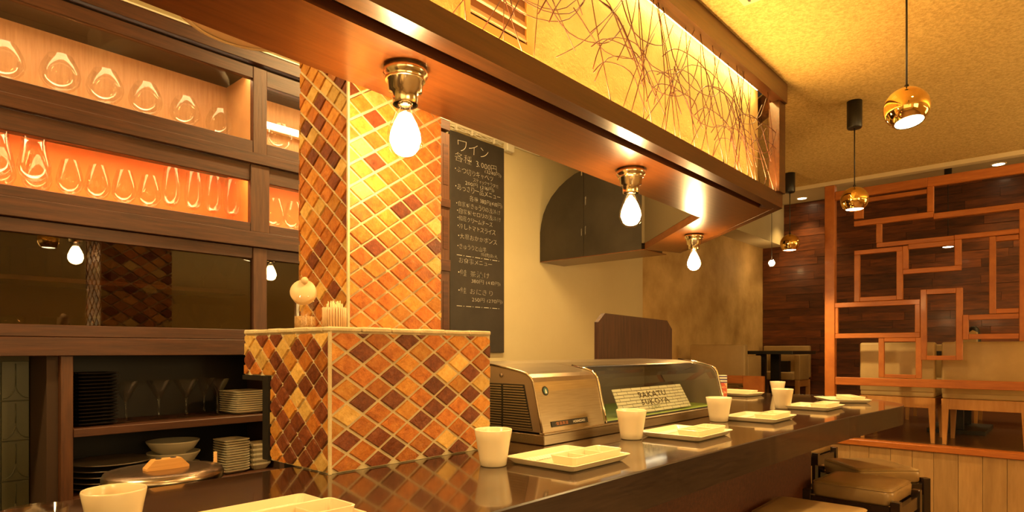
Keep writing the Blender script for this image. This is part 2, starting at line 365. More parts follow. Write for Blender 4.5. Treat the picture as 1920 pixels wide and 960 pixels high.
# ------------------------------------------------------------------ open wooden screen
scr = thing('wooden_screen', 'open pine screen of interlocking rectangles on the platform edge', 'screen', (4.87, 1.27, .648))
bars = [('top_rail', 0.703, 1.258, 2.341, 2.402), ('top_rail', 0.215, 0.703, 2.341, 2.402), ('rail', 0.706, 1.137, 2.299, 2.327), ('stile', 1.081, 1.137, 2.189, 2.299), ('stile', 0.67, 0.706, 2.176, 2.341), ('rail', 0.67, 1.137, 2.138, 2.176), ('rail', 0.215, 0.67, 2.124, 2.162), ('stile', 0.967, 1.0, 2.006, 2.138), ('rail', 0.559, 0.999, 1.976, 2.006), ('rail', 0.238, 0.559, 1.977, 2.007), ('rail', 0.558, 0.812, 1.943, 1.976), ('rail', 0.523, 0.844, 1.78, 1.812), ('stile', 0.523, 0.558, 1.812, 1.977), ('stile', 1.102, 1.136, 1.61, 1.938), ('rail', 0.844, 1.136, 1.938, 1.968), ('stile', 0.844, 0.879, 1.61, 1.938), ('stile', 0.812, 0.844, 1.812, 1.968), ('rail', 0.879, 1.102, 1.61, 1.64), ('rail', 0.745, 1.272, 1.574, 1.608), ('rail', 0.745, 1.272, 1.355, 1.389), ('stile', 1.24, 1.272, 1.389, 1.574), ('stile', 0.745, 0.774, 1.389, 1.574), ('stile', 0.709, 0.743, 1.207, 1.67), ('stile', 0.516, 0.551, 1.207, 1.67), ('rail', 0.551, 0.709, 1.636, 1.67), ('rail', 0.551, 0.709, 1.207, 1.236), ('stile', 0.952, 0.986, 1.084, 1.354), ('stile', 0.738, 0.769, 1.084, 1.354), ('rail', 0.769, 0.952, 1.328, 1.354), ('rail', 0.769, 0.952, 1.084, 1.108), ('stile', 0.349, 0.382, 1.497, 1.975), ('rail', 0.238, 0.349, 1.941, 1.972), ('rail', 0.238, 0.349, 1.497, 1.527), ('stile', 0.486, 0.516, 1.338, 1.495), ('rail', 0.238, 0.486, 1.462, 1.494), ('rail', 0.238, 0.486, 1.34, 1.373), ('stile', .2, .237, 1.325, 2.124), ('bottom_rail', -.6, 1.258, 1.026, 1.08)]
bars += [('top_rail', -.6, .215, 2.341, 2.402), ('rail', -.6, .2, 2.124, 2.162), ('rail', -.6, .2, 1.7, 1.735), ('stile', -.2, -.165, 1.08, 2.124)]
for k, (n, a, b2, z0, z1) in enumerate(bars):
    st = n == 'stile'; dx = .002*(k % 3)
    obj(n, MB().box(4.852+dx, 4.888-dx, a, b2, z0, z1, .0025), M['frame_wood'] if st else M['rail_wood'], scr)
obj('post', MB().box(4.845, 4.90, 1.259, 1.325, .648, 2.449, .003), M['frame_wood'], scr)

# ------------------------------------------------------------------ light canopy over the bar
def yin(x): return 1.279+.0260*x
def yout(x): return .967+.0061*x
can = thing('bar_canopy', 'long wooden light canopy with backlit bent twig lattice above the bar', 'canopy', (1.5, 1.1, 1.92))
XL = -1.55
obj('fascia', MB().prism([(XL, yout(XL)), (2.95, .985), (2.91, 1.03), (XL, 1.007)], lambda u, v, w: (u, v, w), 1.92, 1.982), M['canopy_dark'], can)
obj('groove_strip', MB().box(XL, 2.87, 1.007, 1.062, 1.945, 1.96), M['groove'], can)
obj('groove_end', MB().box(2.87, 2.93, 1.01, 1.062, 1.921, 1.955), M['canopy_dark'], can)
obj('underside_panel', MB().prism([(XL, 1.062), (2.90, 1.062), (2.93, 1.04), (2.965, 1.0), (2.889, 1.354), (XL, yin(XL))], lambda u, v, w: (u, v, w), 1.92, 1.96), M['canopy'], can)
obj('underside_panel', MB().prism([(2.955, .99), (3.80, 1.89), (3.86, 1.95), (3.567, 2.05), (2.891, 1.354)], lambda u, v, w: (u, v, w), 1.9203, 1.96), M['canopy_diag'], can)
obj('fascia', MB().prism([(2.951, .985), (3.80, 1.885), (3.78, 1.905), (2.93, 1.02)], lambda u, v, w: (u, v, w), 1.9195, 1.982), M['canopy_dark'], can)
obj('top_rail', MB().box(XL, 2.94, .96, 1.006, 2.389, ZC), M['canopy_dark'], can)
obj('top_rail', MB().prism([(2.94, .965), (3.80, 1.875), (3.77, 1.905), (2.91, 1.006)], lambda u, v, w: (u, v, w), 2.389, ZC), M['canopy_dark'], can)
obj('post', MB().box(2.875, 2.95, .972, 1.02, 1.982, 2.389, .002), M['canopy_dark'], can)
obj('light_box_wall', MB().prism([(XL, 1.09), (2.93, 1.09), (3.72, 1.92), (3.70, 1.95), (2.90, 1.12), (XL, 1.12)], lambda u, v, w: (u, v, w), 1.96, ZC), M['box_wall'], can)
obj('light_box_floor', MB().prism([(XL, 1.0), (2.93, 1.0), (3.76, 1.9), (3.70, 1.92), (2.93, 1.092), (XL, 1.092)], lambda u, v, w: (u, v, w), 1.962, 1.975), M['box_wall'], can)
obj('led_strip', MB().box(XL, 2.88, 1.058, 1.074, 1.976, 1.984), M['led'], can)
obj('led_strip', MB().box(XL, 2.88, 1.05, 1.075, 2.462, 2.470), M['led'], can)
obj('back_panel', MB().prism([(2.87, 1.334), (3.55, 2.03), (3.567, 2.05), (2.889, 1.354)], lambda u, v, w: (u, v, w), 1.961, 2.86), M['hood_light'], can)
obj('back_panel', MB().prism([(XL, yin(XL)-.02), (2.868, 1.333), (2.887, 1.353), (XL, yin(XL))], lambda u, v, w: (u, v, w), 1.961, 2.86), M['kitchen_wall'], can)
# louvre vent in the box wall
VW = plain('vent_frame_wood', (.55, .30, .08), .5)
vent = obj('vent_frame', MB().box(1.03, 1.052, 1.078, 1.0898, 2.082, 2.345), VW, can)
obj('vent_frame', MB().box(1.262, 1.285, 1.078, 1.0898, 2.082, 2.345), VW, can)
for z0, z1 in ((2.060, 2.0815), (2.3455, 2.367)): obj('vent_frame', MB().box(1.03, 1.285, 1.078, 1.0898, z0, z1), VW, can)
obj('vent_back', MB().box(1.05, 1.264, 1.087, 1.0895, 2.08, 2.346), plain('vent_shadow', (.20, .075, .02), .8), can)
for k in range(7):
    z = 2.092+.036*k
    obj('slat', MB().prism([(1.079, z), (1.082, z-.003), (1.0885, z+.017), (1.0885, z+.021)], lambda u, v, w: (w, u, v), 1.052, 1.262), M['lidwood'], vent)
# bent rods
rr = random.Random(11)
def rod(pts, r=.0017): obj('rod', MB().tube(pts, r, 4), M['rod'], can)
nr = 0
Z0, Z1 = 1.978, 2.395
for k in range(56):                          # arcs, springing from the lower edge or hanging from the top
    x = .55+2.25*(k+rr.random())/56; R = rr.uniform(.12, .27); hang = rr.random() < .38
    a0 = rr.uniform(3, 28); a1 = rr.uniform(128, 176); yy = rr.uniform(.978, 1.008); pts = []
    zc = Z0+rr.uniform(-.05, .10) if not hang else Z1-rr.uniform(-.04, .08)
    for i in range(13):
        t = math.radians(a0+(a1-a0)*i/12); px_ = x+R*math.cos(t)*1.15; pz_ = zc+(R*math.sin(t))*(1 if not hang else -1)
        if Z0 <= pz_ <= Z1 and .3 < px_ < 2.875: pts.append((px_, yy+.006*math.sin(i), pz_))
    if len(pts) > 3: rod(pts, rr.uniform(.0014, .0019)); nr += 1
for k in range(56):                         # nearly straight rods, leaning
    x = .5+2.40*(k+rr.random())/56; lean = rr.choice((-1, 1))*rr.uniform(.02, .30); bow = rr.uniform(-.03, .03); yy = rr.uniform(.978, 1.01)
    za = Z0; zb = Z1
    if rr.random() < .3: za += rr.uniform(0, .2)
    if rr.random() < .35: zb -= rr.uniform(0, .22)
    pts = []
    for i in range(7):
        t = i/6; xx = x+lean*t+bow*math.sin(PI*t)
        if .3 < xx < 2.875: pts.append((xx, yy, za+(zb-za)*t))
    if len(pts) > 2: rod(pts, rr.uniform(.0012, .0016)); nr += 1
for k in range(26):                          # the short return at the corner
    a = k/26; bx, by = 2.95+.8*a+.03, .99+.86*a+.03; pts = []
    ln = rr.uniform(-.2, .2)
    for i in range(6):
        t = i/5; q = min(max(a+ln*t, 0.02), .98); pts.append((2.93+.83*q, 1.0+.88*q, Z0+(Z1-Z0)*t))
    rod(pts, .0012)

# ------------------------------------------------------------------ bulbs under the canopy
def bulb_lamp(loc, label, rot=0):
    t = thing('bulb_lamp', label, 'lamp', loc, 'bare bulbs under the canopy', world=False)
    obj('ceiling_rose', MB().lathe([(0, 0), (.050, 0), (.052, -.018), (.046, -.022), (.046, -.03)], n=28), M['collar'], t)
    obj('collar', MB().lathe([(.046, -.03), (.040, -.031), (.038, -.055), (.030, -.058), (.029, -.085)], n=28), M['collar'], t)
    obj('socket', MB().lathe([(0, -.002), (.014, -.002), (.015, -.075), (.017, -.085), (0, -.086)], n=16), M['chrome'], t)
    g = obj('bulb', MB().lathe([(.016, -.084), (.022, -.098), (.032, -.122), (.041, -.148), (.043, -.168), (.036, -.190), (.02, -.205), (0, -.208)], n=24), M['glass'], t)
    obj('filament', MB().lathe([(0, -.102), (.014, -.106), (.026, -.128), (.034, -.150), (.036, -.167), (.028, -.186), (.013, -.196), (0, -.198)], n=16), M['bulb'], g)
    return t
bulb_lamp((.906, 1.143, 1.92), 'bare bulb in glass collar in front of the tiled column')
bulb_lamp((1.955, 1.18, 1.92), 'middle bare bulb, hanging before the dark cooking hood')
bulb_lamp((3.291, 1.58, 1.92), 'farthest bare bulb, below the slanting end of the canopy')

# ------------------------------------------------------------------ hood behind
hd = thing('cooking_hood', 'dark metal cooking hood with quarter-round end against the pale wall', 'hood', (3.7, 2.4, 1.92))
arc = [(2.925, 1.925), (2.925, 2.138), (2.915, 2.2), (2.895, 2.269), (2.865, 2.325), (2.82, 2.385), (2.75, 2.445), (2.68, 2.485), (2.609, 2.515), (2.535, 2.53)]
X0 = 3.570
prx = lambda u, v, w: (w, u, v)
obj('end_panel', MB().prism(arc+[(2.535, 1.925)], prx, X0, X0+.28), M['hood'], hd)
obj('middle_panel', MB().prism([(2.533, 1.925), (2.533, 2.53), (2.078, 2.53), (2.078, 1.925)], prx, X0+.002, X0+.28), M['hood'], hd)
obj('front_panel', MB().prism([(2.076, 1.965), (2.076, 2.53), (2.054, 2.53), (2.054, 1.965)], prx, X0+.002, X0+.05), M['hood_light'], hd)
obj('base_board', MB().box(X0-.003, 3.86, 2.052, 2.924, 1.9195, 1.9245), M['canopy'], hd)
for yy, z0, z1 in ((2.55, 2.49, 2.53), (2.517, 2.28, 2.34), (2.55, 2.07, 2.12), (2.517, 2.075, 2.135), (2.055, 2.13, 2.19)):
    obj('clip', MB().box(X0-.002+(.03 if yy < 2.06 else 0), X0+.001+(.03 if yy < 2.06 else 0), yy-.003, yy+.003, z0, z1), M['chrome'], hd)

# ------------------------------------------------------------------ counter
ctr = thing('bar_counter', 'long dark lacquered bar counter with a rounded far end', 'counter', (1.5, 1.0, 0))
poly = [(-1.5, .728), (.75, .722), (1.4, .718), (2.0, .705), (2.45, .692), (2.8, .675), (3.04, .652), (3.26, .632), (3.42, .617), (3.52, .612), (3.60, .622), (3.69, .655), (3.77, .70), (3.85, .765), (3.91, .835), (3.965, .91), (4.005, .98), (4.028, 1.06), (4.03, 1.21), (4.015, 1.7), (4.0, 2.925), (3.42, 2.925), (3.42, 1.74), (1.262, 1.74), (1.262, 1.343), (-1.5, 1.343)]
obj('countertop', MB().prism(poly, lambda u, v, w: (u, v, w), .975, 1.0), M['counter'], ctr)
n = 21
def inset(p, d): return p
edge = MB(); vs = []; fs = []
pts = poly[:n]
for i, p in enumerate(pts):
    a = Vector(pts[max(i-1, 0)]); b2 = Vector(pts[min(i+1, n-1)]); t = (b2-a).normalized(); nn = Vector((-t.y, t.x))
    o_ = Vector(p)-nn*.0025; q = Vector(p)+nn*.03
    vs += [(o_.x, o_.y, .9975), (o_.x, o_.y, .910), (q.x, q.y, .910), (q.x, q.y, .9745), (p[0], p[1], 1.0003)]
for i in range(n-1):
    for k in range(5): fs.append((i*5+k, i*5+(k+1) % 5, i*5+5+(k+1) % 5, i*5+5+k))
obj('edge_band', edge.add(vs, fs), M['counter_edge'], ctr)
for a, b2 in ((-1.5, -.05), (-.05, 1.40), (1.40, 2.828)): obj('base_panel', MB().box(a+.002, b2-.002, .965, .99, 0, .974), M['base_panel'], ctr)
obj('base_panel', MB().box(2.832, 3.312, .968, .995, 0, .974), M['base_panel'], ctr)
obj('end_panel', MB().box(3.29, 3.31, .996, 1.72, 0, .974), M['base_panel'], ctr)
obj('back_panel', MB().box(-1.5, 1.25, 1.30, 1.34, 0, .974), M['cab_in'], ctr)
obj('back_panel', MB().box(1.265, 3.28, 1.70, 1.735, 0, .974), M['cab_in'], ctr)

# ------------------------------------------------------------------ tiled block and column
def clip(poly, u0, u1, v0, v1):
    for ax, lim, sg in ((0, u0, 1), (0, u1, -1), (1, v0, 1), (1, v1, -1)):
        out = []
        for i in range(len(poly)):
            a, b2 = poly[i], poly[(i+1) % len(poly)]; da, db = sg*(a[ax]-lim), sg*(b2[ax]-lim)
            if da >= 0: out.append(a)
            if (da >= 0) != (db >= 0):
                t = da/(da-db); out.append((a[0]+(b2[0]-a[0])*t, a[1]+(b2[1]-a[1])*t))
        poly = out
        if not poly: return []
    return poly
def parea(p): return abs(sum(p[i][0]*p[(i+1) % len(p)][1]-p[(i+1) % len(p)][0]*p[i][1] for i in range(len(p))))/2
def tiles(parent, fn, u0, u1, v0, v1, uo, hu, ze, zo, hz, dark, yel, wts, seed, skip=None):
    rnd = random.Random(seed); near = lambda c, L: any(abs(c[0]-q[0]) < hu*.55 and abs(c[1]-q[1]) < hz*.6 for q in L)
    ns = [i for i in range(-12, 40)]
    for i in ns:
        cu = uo+hu*i
        for j in range(-30, 30):
            cv = (ze if i % 2 == 0 else zo)-2*hz*j
            if cu < u0-hu or cu > u1+hu or cv < v0-hz or cv > v1+hz: continue
            g = .875
            p = clip([(cu-hu*g, cv), (cu, cv-hz*g), (cu+hu*g, cv), (cu, cv+hz*g)], u0+.002, u1-.002, v0+.002, v1-.002)
            if skip: p = skip(p)
            if len(p) < 3 or parea(p) < 6e-5: continue
            if near((cu, cv), dark): mt = 't_dark'
            elif near((cu, cv), yel): mt = 't_yellow'
            else: mt = rnd.choices(('t_orange', 't_amber', 't_yellow', 't_dark'), wts)[0]
            obj('tile', MB().prism(p, fn, 0, .004+rnd.uniform(0, .0015), .08), M[mt], parent)
BX0, BX1, BY0, BY1, BZ = .741, 1.246, 1.195, 1.604, 1.316
blk = thing('tiled_block', 'diamond-tiled orange and brown pedestal standing on the bar counter', 'pedestal', (1.0, 1.4, 1.0))
e = .006
BN = 1.465                                    # the lower back is cut away beside the shelves
obj('core', MB().prism([(BY0+e, 1.0005), (BN, 1.0005), (BN, 1.207), (BY1, 1.207), (BY1, BZ-.004), (BY0+e, BZ-.004)], prx, BX0+e, BX1), M['grout'], blk)
BRd = [(0.83, 1.266), (0.958, 1.294), (0.913, 1.211), (0.745, 1.21), (0.83, 1.153), (0.913, 1.155), (0.874, 1.068), (0.91, 1.041), (0.784, 1.074), (0.869, 1.012), (1.04, 1.239), (1.165, 1.209), (1.165, 1.152), (1.082, 1.154), (1.043, 1.125), (1.0, 1.099), (1.165, 1.097), (1.123, 1.012), (1.25, 1.27), (1.25, 1.153), (1.162, 1.322), (.83, 1.322), (1.0, 1.322)]
BRy = [(1.125, 1.2375), (1.209, 1.181), (1.208, 1.068)]
tiles(blk, lambda u, v, w: (u, BY0+e-w, v), BX0, BX1, 1.001, BZ-.006, .745, .0425, 1.266, 1.294, .0282, BRd, BRy, (58, 34, 4, 4), 1)
BLd = [(1.51, 1.300), (1.44, 1.300), (1.336, 1.268), (1.267, 1.272), (1.302, 1.33), (1.577, 1.241), (1.407, 1.217), (1.373, 1.187), (1.267, 1.215), (1.233, 1.184), (1.198, 1.267), (1.406, 1.105), (1.336, 1.103), (1.371, 1.073), (1.406, 1.047), (1.233, 1.073), (1.302, 1.018)]
BLy = [(1.371, 1.302), (1.543, 1.273), (1.406, 1.272), (1.509, 1.244), (1.233, 1.302), (1.34, 1.16), (1.302, 1.13), (1.233, 1.018), (1.582, 1.19), (1.164, 1.3)]
def notch(p):
    if not p: return p
    c = (sum(q[0] for q in p)/len(p), sum(q[1] for q in p)/len(p))
    if c[1] < 1.207: return clip(p, 0, BN-.002, 0, 9)
    if min(q[1] for q in p) < 1.207 and c[0] > BN: return clip(p, 0, 9, 1.209, 9)
    return p
tiles(blk, lambda u, v, w: (BX0+e-w, u, v), BY0, BY1, 1.001, BZ-.006, 1.233, .0345, 1.301, 1.273, .0282, BLd, BLy, (48, 26, 14, 12), 2, notch)
for k in range(6): obj('edge_tile', MB().box(BX0+.001+.0843*k, BX0+.0825+.0843*k, BY0-.001, BY0+.03, BZ-.005, BZ+.006+.001*(k % 2), .003), M['grout'], blk)
for k in range(6): obj('edge_tile', MB().box(BX0-.001, BX0+.028, BY0+.031+.0625*k, BY0+.092+.0625*k, BZ-.005, BZ+.006+.001*(k % 2), .003), M['grout'], blk)
obj('top_slab', MB().box(BX0+.029, BX1-.001, BY0+.031, BY1-.002, BZ-.004, BZ+.004), M['grout'], blk)
obj('edge_liner', MB().box(BX0-.002, BX0+.3, BN+.001, BN+.03, 1.0005, 1.206), M['black'], blk)
obj('edge_liner', MB().box(BX0-.002, BX0+.3, BN+.031, BY1, 1.195, 1.2065), M['black'], blk)
CX0, CX1, CY0, CY1 = .897, 1.214, 1.362, 1.603
col = thing('tiled_column', 'square column in diamond tiles rising from the pedestal to the canopy', 'column', (1.05, 1.48, BZ+.005))
CZ0, CZ1 = BZ+.006, 2.855
obj('core', MB().box(CX0+e, CX1, CY0+e, CY1, CZ0, CZ1), M['grout'], col)
CLd = [(1.483, 1.931), (1.376, 1.902), (1.379, 1.951), (1.507, 1.899), (1.447, 1.846), (1.376, 1.792), (1.413, 1.763), (1.513, 1.742), (1.527, 1.814), (1.421, 1.7), (1.443, 1.673), (1.51, 1.684), (1.354, 1.598), (1.487, 1.543)]
CRd = [(0.92, 1.938), (1.122, 1.669), (1.032, 1.608), (0.941, 1.551), (1.167, 1.573), (0.991, 1.533), (0.941, 1.489), (1.066, 1.508), (1.151, 1.861), (0.932, 1.372), (1.069, 1.4), (1.184, 1.369)]
tiles(col, lambda u, v, w: (u, CY0+e-w, v), CX0, CX1, CZ0, 1.99, .897+.043, .0425, 1.40, 1.372, .0282, CRd, [], (52, 40, 4, 4), 3)
tiles(col, lambda u, v, w: (CX0+e-w, u, v), CY0, CY1, CZ0, 2.11, CY0+.035, .0345, 1.40, 1.372, .0282, CLd, [], (46, 26, 20, 8), 4)
tiles(col, lambda u, v, w: (u, CY1+w, v), CX0, CX1, CZ0, 1.90, .897+.043, .0425, 1.40, 1.372, .0282, [], [], (46, 26, 8, 20), 6)
obj('corner_bead', MB().box(CX0-.001, CX0+.005, CY0-.001, CY0+.005, CZ0, 2.11), M['grout'], col)
obj('corner_bead', MB().box(BX0-.001, BX0+.005, BY0-.001, BY0+.005, 1.0005, BZ-.005), M['grout'], blk)

# ------------------------------------------------------------------ things on the pedestal
t = thing('seasoning_jar', 'glass seasoning jar with tilted beige lid beside the tiled column', 'jar', (.80, 1.40, BZ+.004), world=False)
obj('glass_body', MB().lathe([(0, .001), (.025, .001), (.0255, .004), (.0255, .075), (.022, .082)], n=20), M['glass'], t)
obj('seasoning', MB().lathe([(0, .002), (.0245, .003), (.0245, .033), (0, .035)], n=20), M['seasoning'], t)
lid = obj('lid', MB().lathe([(0, -.010), (.029, -.010), (.031, -.007), (.031, .007), (.029, .010), (0, .010)], n=24), M['lidwood'], t)
kn = obj('knob', MB().lathe([(0, -.02), (.007, -.018), (.009, .012), (.006, .016), (0, .017)], n=12), M['lidwood'], lid)
lid.location = (-.004, 0, .092); lid.rotation_euler = (math.radians(72), 0, math.radians(-44)); kn.location = (.004, .026, .003)
t = thing('toothpick_holder', 'small round holder of wooden toothpicks at the column corner', 'toothpicks', (.795, 1.262, BZ+.006), world=False)
hm = MB()
obj('holder', MB().lathe([(0, .001), (.0235, .001), (.0235, .043), (.021, .043), (.021, .012), (0, .012)], n=20), M['straw'], t)
for k in range(26):
    a = 2*PI*k/26; x, y = .0245*math.cos(a), .0245*math.sin(a); obj('reed', MB().tube([(x, y, .001), (x, y, .046)], .0026, 5), M['straw'], t)
pk = MB()
rk = random.Random(5)
for k in range(34):
    a = rk.uniform(0, 2*PI); q = .019*math.sqrt(rk.random()); x, y = q*math.cos(a), q*math.sin(a); lx = rk.uniform(-.003, .003)
    obj('toothpick', MB().tube([(x, y, .013), (x+lx, y+lx, rk.uniform(.052, .062))], .0011, 4), M['pick'], t)

# ------------------------------------------------------------------ cups and plates on the counter
def cup_proto():
    t = thing('teacup', '-', 'cup', (0, 0, 0), 'white cups along the bar', world=False)
    obj('body', MB().lathe([(0, .001), (.028, .0), (.031, .002), (.0335, .02), (.040, .06), (.0445, .083), (.0435, .0855), (.041, .084), (.0375, .06), (.031, .02), (.026, .012), (0, .010)], n=32), M['porcelain'], t)
    return t
cp = cup_proto()
for i, (x, y, s, lb) in enumerate(((.277, .993, .90, 'white cup at the near end, left of the first plate'), (1.06, 1.01, 1.0, 'white cup beside the tiled pedestal'), (1.66, 1.0, 1.04, 'white cup before the metal display case, nearer the grille'), (2.293, 1.0, 1.07, 'white cup at the far end of the display case glass'), (2.995, 1.0, 1.07, 'white cup past the display case, in front of a smaller-looking cup'), (3.84, 1.31, .98, 'farthest white cup, partly hidden behind another cup'))):
    place(cp, i, (x, y, 1.0005), 0, lb, scale=s)
def plate_proto():
    t = thing('serving_plate', '-', 'plate', (0, 0, 0), 'white rectangular plates along the bar', world=False)
    w, d = .24, .205
    obj('tray', MB().loft([rrect(w-.036, d-.036, .012, .0), rrect(w-.024, d-.024, .012, .003), rrect(w, d, .010, .0165), rrect(w-.003, d-.003, .010, .0178), rrect(w-.008, d-.008, .010, .0168), rrect(w-.028, d-.028, .012, .006)]), M['porcelain'], t)
    m_ = obj('printed_strip', MB().box(-.088, .080, .046, .080, .0065, .0072), M['strip_print'], t)
    return t
def dish_proto():
    t = thing('sauce_dish', '-', 'dish', (0, 0, 0), 'three-part sauce dishes on the plates', world=False)
    w, d = .196, .076
    obj('tray', MB().loft([rrect(w-.012, d-.012, .008, .0), rrect(w, d, .010, .0225), rrect(w-.003, d-.003, .010, .0235), rrect(w-.008, d-.008, .008, .0225), rrect(w-.018, d-.018, .008, .006)]), M['porcelain'], t)
    for x in (-.032, .032): obj('divider', MB().box(x-.002, x+.002, -.030, .030, .0055, .0205, .001), M['porcelain'], t)
    return t
pp = plate_proto(); dp = dish_proto()
spots = ((.455, .912, 0, 'nearest white plate, at the bottom edge of the photo', 'white divided dish on the nearest plate'),
         (1.215, .905, 0, 'white plate right of the cup by the pedestal', 'white divided dish on the plate near the pedestal'),
         (1.835, .905, 0, 'white plate in front of the display case glass', 'white divided dish on the plate before the case glass'),
         (2.455, .905, 0, 'white plate just beyond the display case', 'white divided dish on the plate just beyond the case'),
         (3.085, .89, -.02, 'white plate near the counter end, right of the fifth cup', 'white divided dish near the counter end, right of a cup'),
         (3.62, .905, .62, 'white plate on the rounded counter corner', 'white divided dish on the rounded counter corner'),
         (3.71, 1.50, 1.45, 'farthest white plate, left of the farthest cup', 'white divided dish on the farthest plate'))
for i, (x, y, rz, l1, l2) in enumerate(spots):
    place(pp, i, (x, y, 1.0005), rz, l1)
    c, s = math.cos(rz), math.sin(rz); ox, oy = .010, -.046
    place(dp, i, (x+c*ox-s*oy, y+s*ox+c*oy, 1.0072), rz, l2)
t = thing('tumbler', 'clear tumbler with only its round rim showing at the left edge', 'glass', (.175, .925, 1.0005), world=False)
obj('body', MB().lathe([(0, .002), (.027, .002), (.033, .080), (.0318, .080), (.026, .008), (0, .008)], n=28), M['glass'], t)
o = tag(obj('striped_pack', MB().box(-.02, .02, -.035, .035, 0, .128, .002), M['pack']), 'small striped upright pack just right of the display case', 'pack'); o.location = (3.46, 1.50, 1.0005); o.rotation_euler.z = .5

# ------------------------------------------------------------------ display case
fx0, fx1, fxs = 1.371, 2.612, 1.69
fr_ = thing('display_case', 'stainless steel refrigerated sushi case on the counter', 'display case', (2.0, 1.3, 1.0))
prof = [(1.115, 1.036), (1.126, 1.084), (1.142, 1.151), (1.150, 1.178), (1.158, 1.191), (1.172, 1.201), (1.199, 1.208), (1.251, 1.2175), (1.33, 1.228)]
back = [(1.52, 1.232), (1.52, 1.036)]
obj('base', MB().box(fx0-.003, fx1+.003, 1.106, 1.53, 1.0005, 1.030, .002), M['steel'], fr_)
obj('base_lip', MB().box(fx0-.003, fx1+.003, 1.104, 1.125, 1.029, 1.036, .002), M['steel'], fr_)
obj('housing', MB().prism(prof+back, prx, fx0+.004, fxs), M['steel'], fr_)
def scaled(p, d):
    return [(y+d, z-d*.6) for y, z in p]
side = obj('side_cover', MB().prism(prof+back, prx, fx0, fx0+.004), M['steel_side'], fr_)
ribm = MB()
pts = [(fx0-.001, y-.001, z+.001) for y, z in prof]
obj('edge_trim', MB().tube(pts, .0035, 6, True, (1, 0, 0)), M['steel'], fr_)
obj('edge_trim', MB().tube([(fxs+.004, y-.002, z+.002) for y, z in prof[:-1]], .004, 6, True, (1, 0, 0)), M['chrome'], fr_)
obj('edge_trim', MB().tube([(fx1-.004, y-.002, z+.002) for y, z in prof], .005, 6, True, (1, 0, 0)), M['chrome'], fr_)
for k in range(17):                        # louvres on the left side
    z = 1.166-.0076*k; yf = 1.184-.0325*(k/16)
    obj('louvre', MB().box(fx0-.004, fx0+.001, yf, 1.262, z-.0022, z+.0010), M['steel'], side)
    obj('louvre', MB().box(fx0-.004, fx0+.001, 1.270, 1.36, z-.0022, z+.0010), M['steel'], side)
obj('louvre_back', MB().prism([(1.182, 1.171), (1.150, 1.040), (1.37, 1.040), (1.37, 1.171)], prx, fx0-.0008, fx0), M['black'], side)
obj('rivet', MB().tube([(fx0-.004, 1.272, 1.196), (fx0, 1.272, 1.196)], .006, 12), M['steel_side'], side)
# glass front of the right part
gs = MB()
for i in range(len(prof)-2):
    (a, b2), (c, d) = prof[i], prof[i+1]; gs.add([(fxs+.006, a, b2), (fx1-.008, a, b2), (fx1-.008, c, d), (fxs+.006, c, d)], [(0, 1, 2, 3)])
obj('front_glass', gs, M['case_glass'], fr_)
obj('top_panel', MB().prism([(1.240, 1.2145), (1.251, 1.2182), (1.33, 1.2282), (1.52, 1.232), (1.52, 1.222), (1.33, 1.218)], prx, fxs, fx1), M['steel'], fr_)
obj('back_wall', MB().box(fxs, fx1, 1.50, 1.52, 1.036, 1.222), M['case_in'], fr_)
obj('end_wall', MB().prism([(y+.004, z-.004) for y, z in prof]+back, prx, fx1-.006, fx1), M['steel_side'], fr_)
obj('floor_mat', MB().box(fxs, fx1-.006, 1.118, 1.50, 1.034, 1.038), M['green'], fr_)
obj('gasket', MB().box(fxs, fx1-.004, 1.1125, 1.117, 1.0355, 1.041), M['black'], fr_)
obj('case_lamp', MB().box(fxs+.03, fx1-.05, 1.36, 1.385, 1.209, 1.216), emit('case_lamp_glow', (1, .85, .6), 1.6), fr_)
# emblem and name plate, printed lettering
def fpt(x, z, d=.0):                       # point on the sloping front
    for i in range(len(prof)-1):
        (a, b2), (c, d2) = prof[i], prof[i+1]
        if b2 <= z <= d2 or i == len(prof)-2:
            t = (z-b2)/(d2-b2); return (x, a+(c-a)*t-d, z+d*.2)
np_ = MB(); a, b2 = fpt(0, 1.048, .001), fpt(0, 1.064, .001)
np_.add([(1.417, a[1], 1.048), (1.597, a[1], 1.048), (1.597, b2[1], 1.064), (1.417, b2[1], 1.064)]+[(1.417, a[1]-.0015, 1.048), (1.597, a[1]-.0015, 1.048), (1.597, b2[1]-.0015, 1.064), (1.417, b2[1]-.0015, 1.064)], [(3, 2, 1, 0), (4, 5, 6, 7), (0, 1, 5, 4), (1, 2, 6, 5), (2, 3, 7, 6), (3, 0, 4, 7)])
plate = obj('name_plate', np_, M['black'], fr_)
obj('lettering', text_mb('·恒温高湿', .064, .010, lambda u, v: fpt(1.432+u, 1.056+v, .003), 0, 1, 0), plain('orange_print', (.55, .20, .06), .6), plate)
obj('lettering', text_mb('HOSHIZAKI', .062, .010, lambda u, v: fpt(1.520+u, 1.056+v, .003), 0, 1, .01), M['chalk'], plate)
def disc(cx, cz, r, d, nn=20): return MB().add([fpt(cx+r*math.cos(2*PI*k/nn), cz+r*math.sin(2*PI*k/nn), d) for k in range(nn)], [tuple(range(nn))])
em = obj('emblem', disc(1.418, 1.152, .0135, .0012), M['black'], fr_)
obj('emblem_ring', disc(1.418, 1.152, .0095, .0018), plain('teal_print', (.05, .16, .15), .5), em)
obj('emblem_mark', MB().add([fpt(1.418+u, 1.152+v, .0024) for u, v in ((-.0045, -.0075), (.005, -.0075), (.0035, -.001), (.001, .0055), (-.002, .0045), (-.0035, 0))], [(0, 1, 2, 3, 4, 5)]), M['chalk'], em)
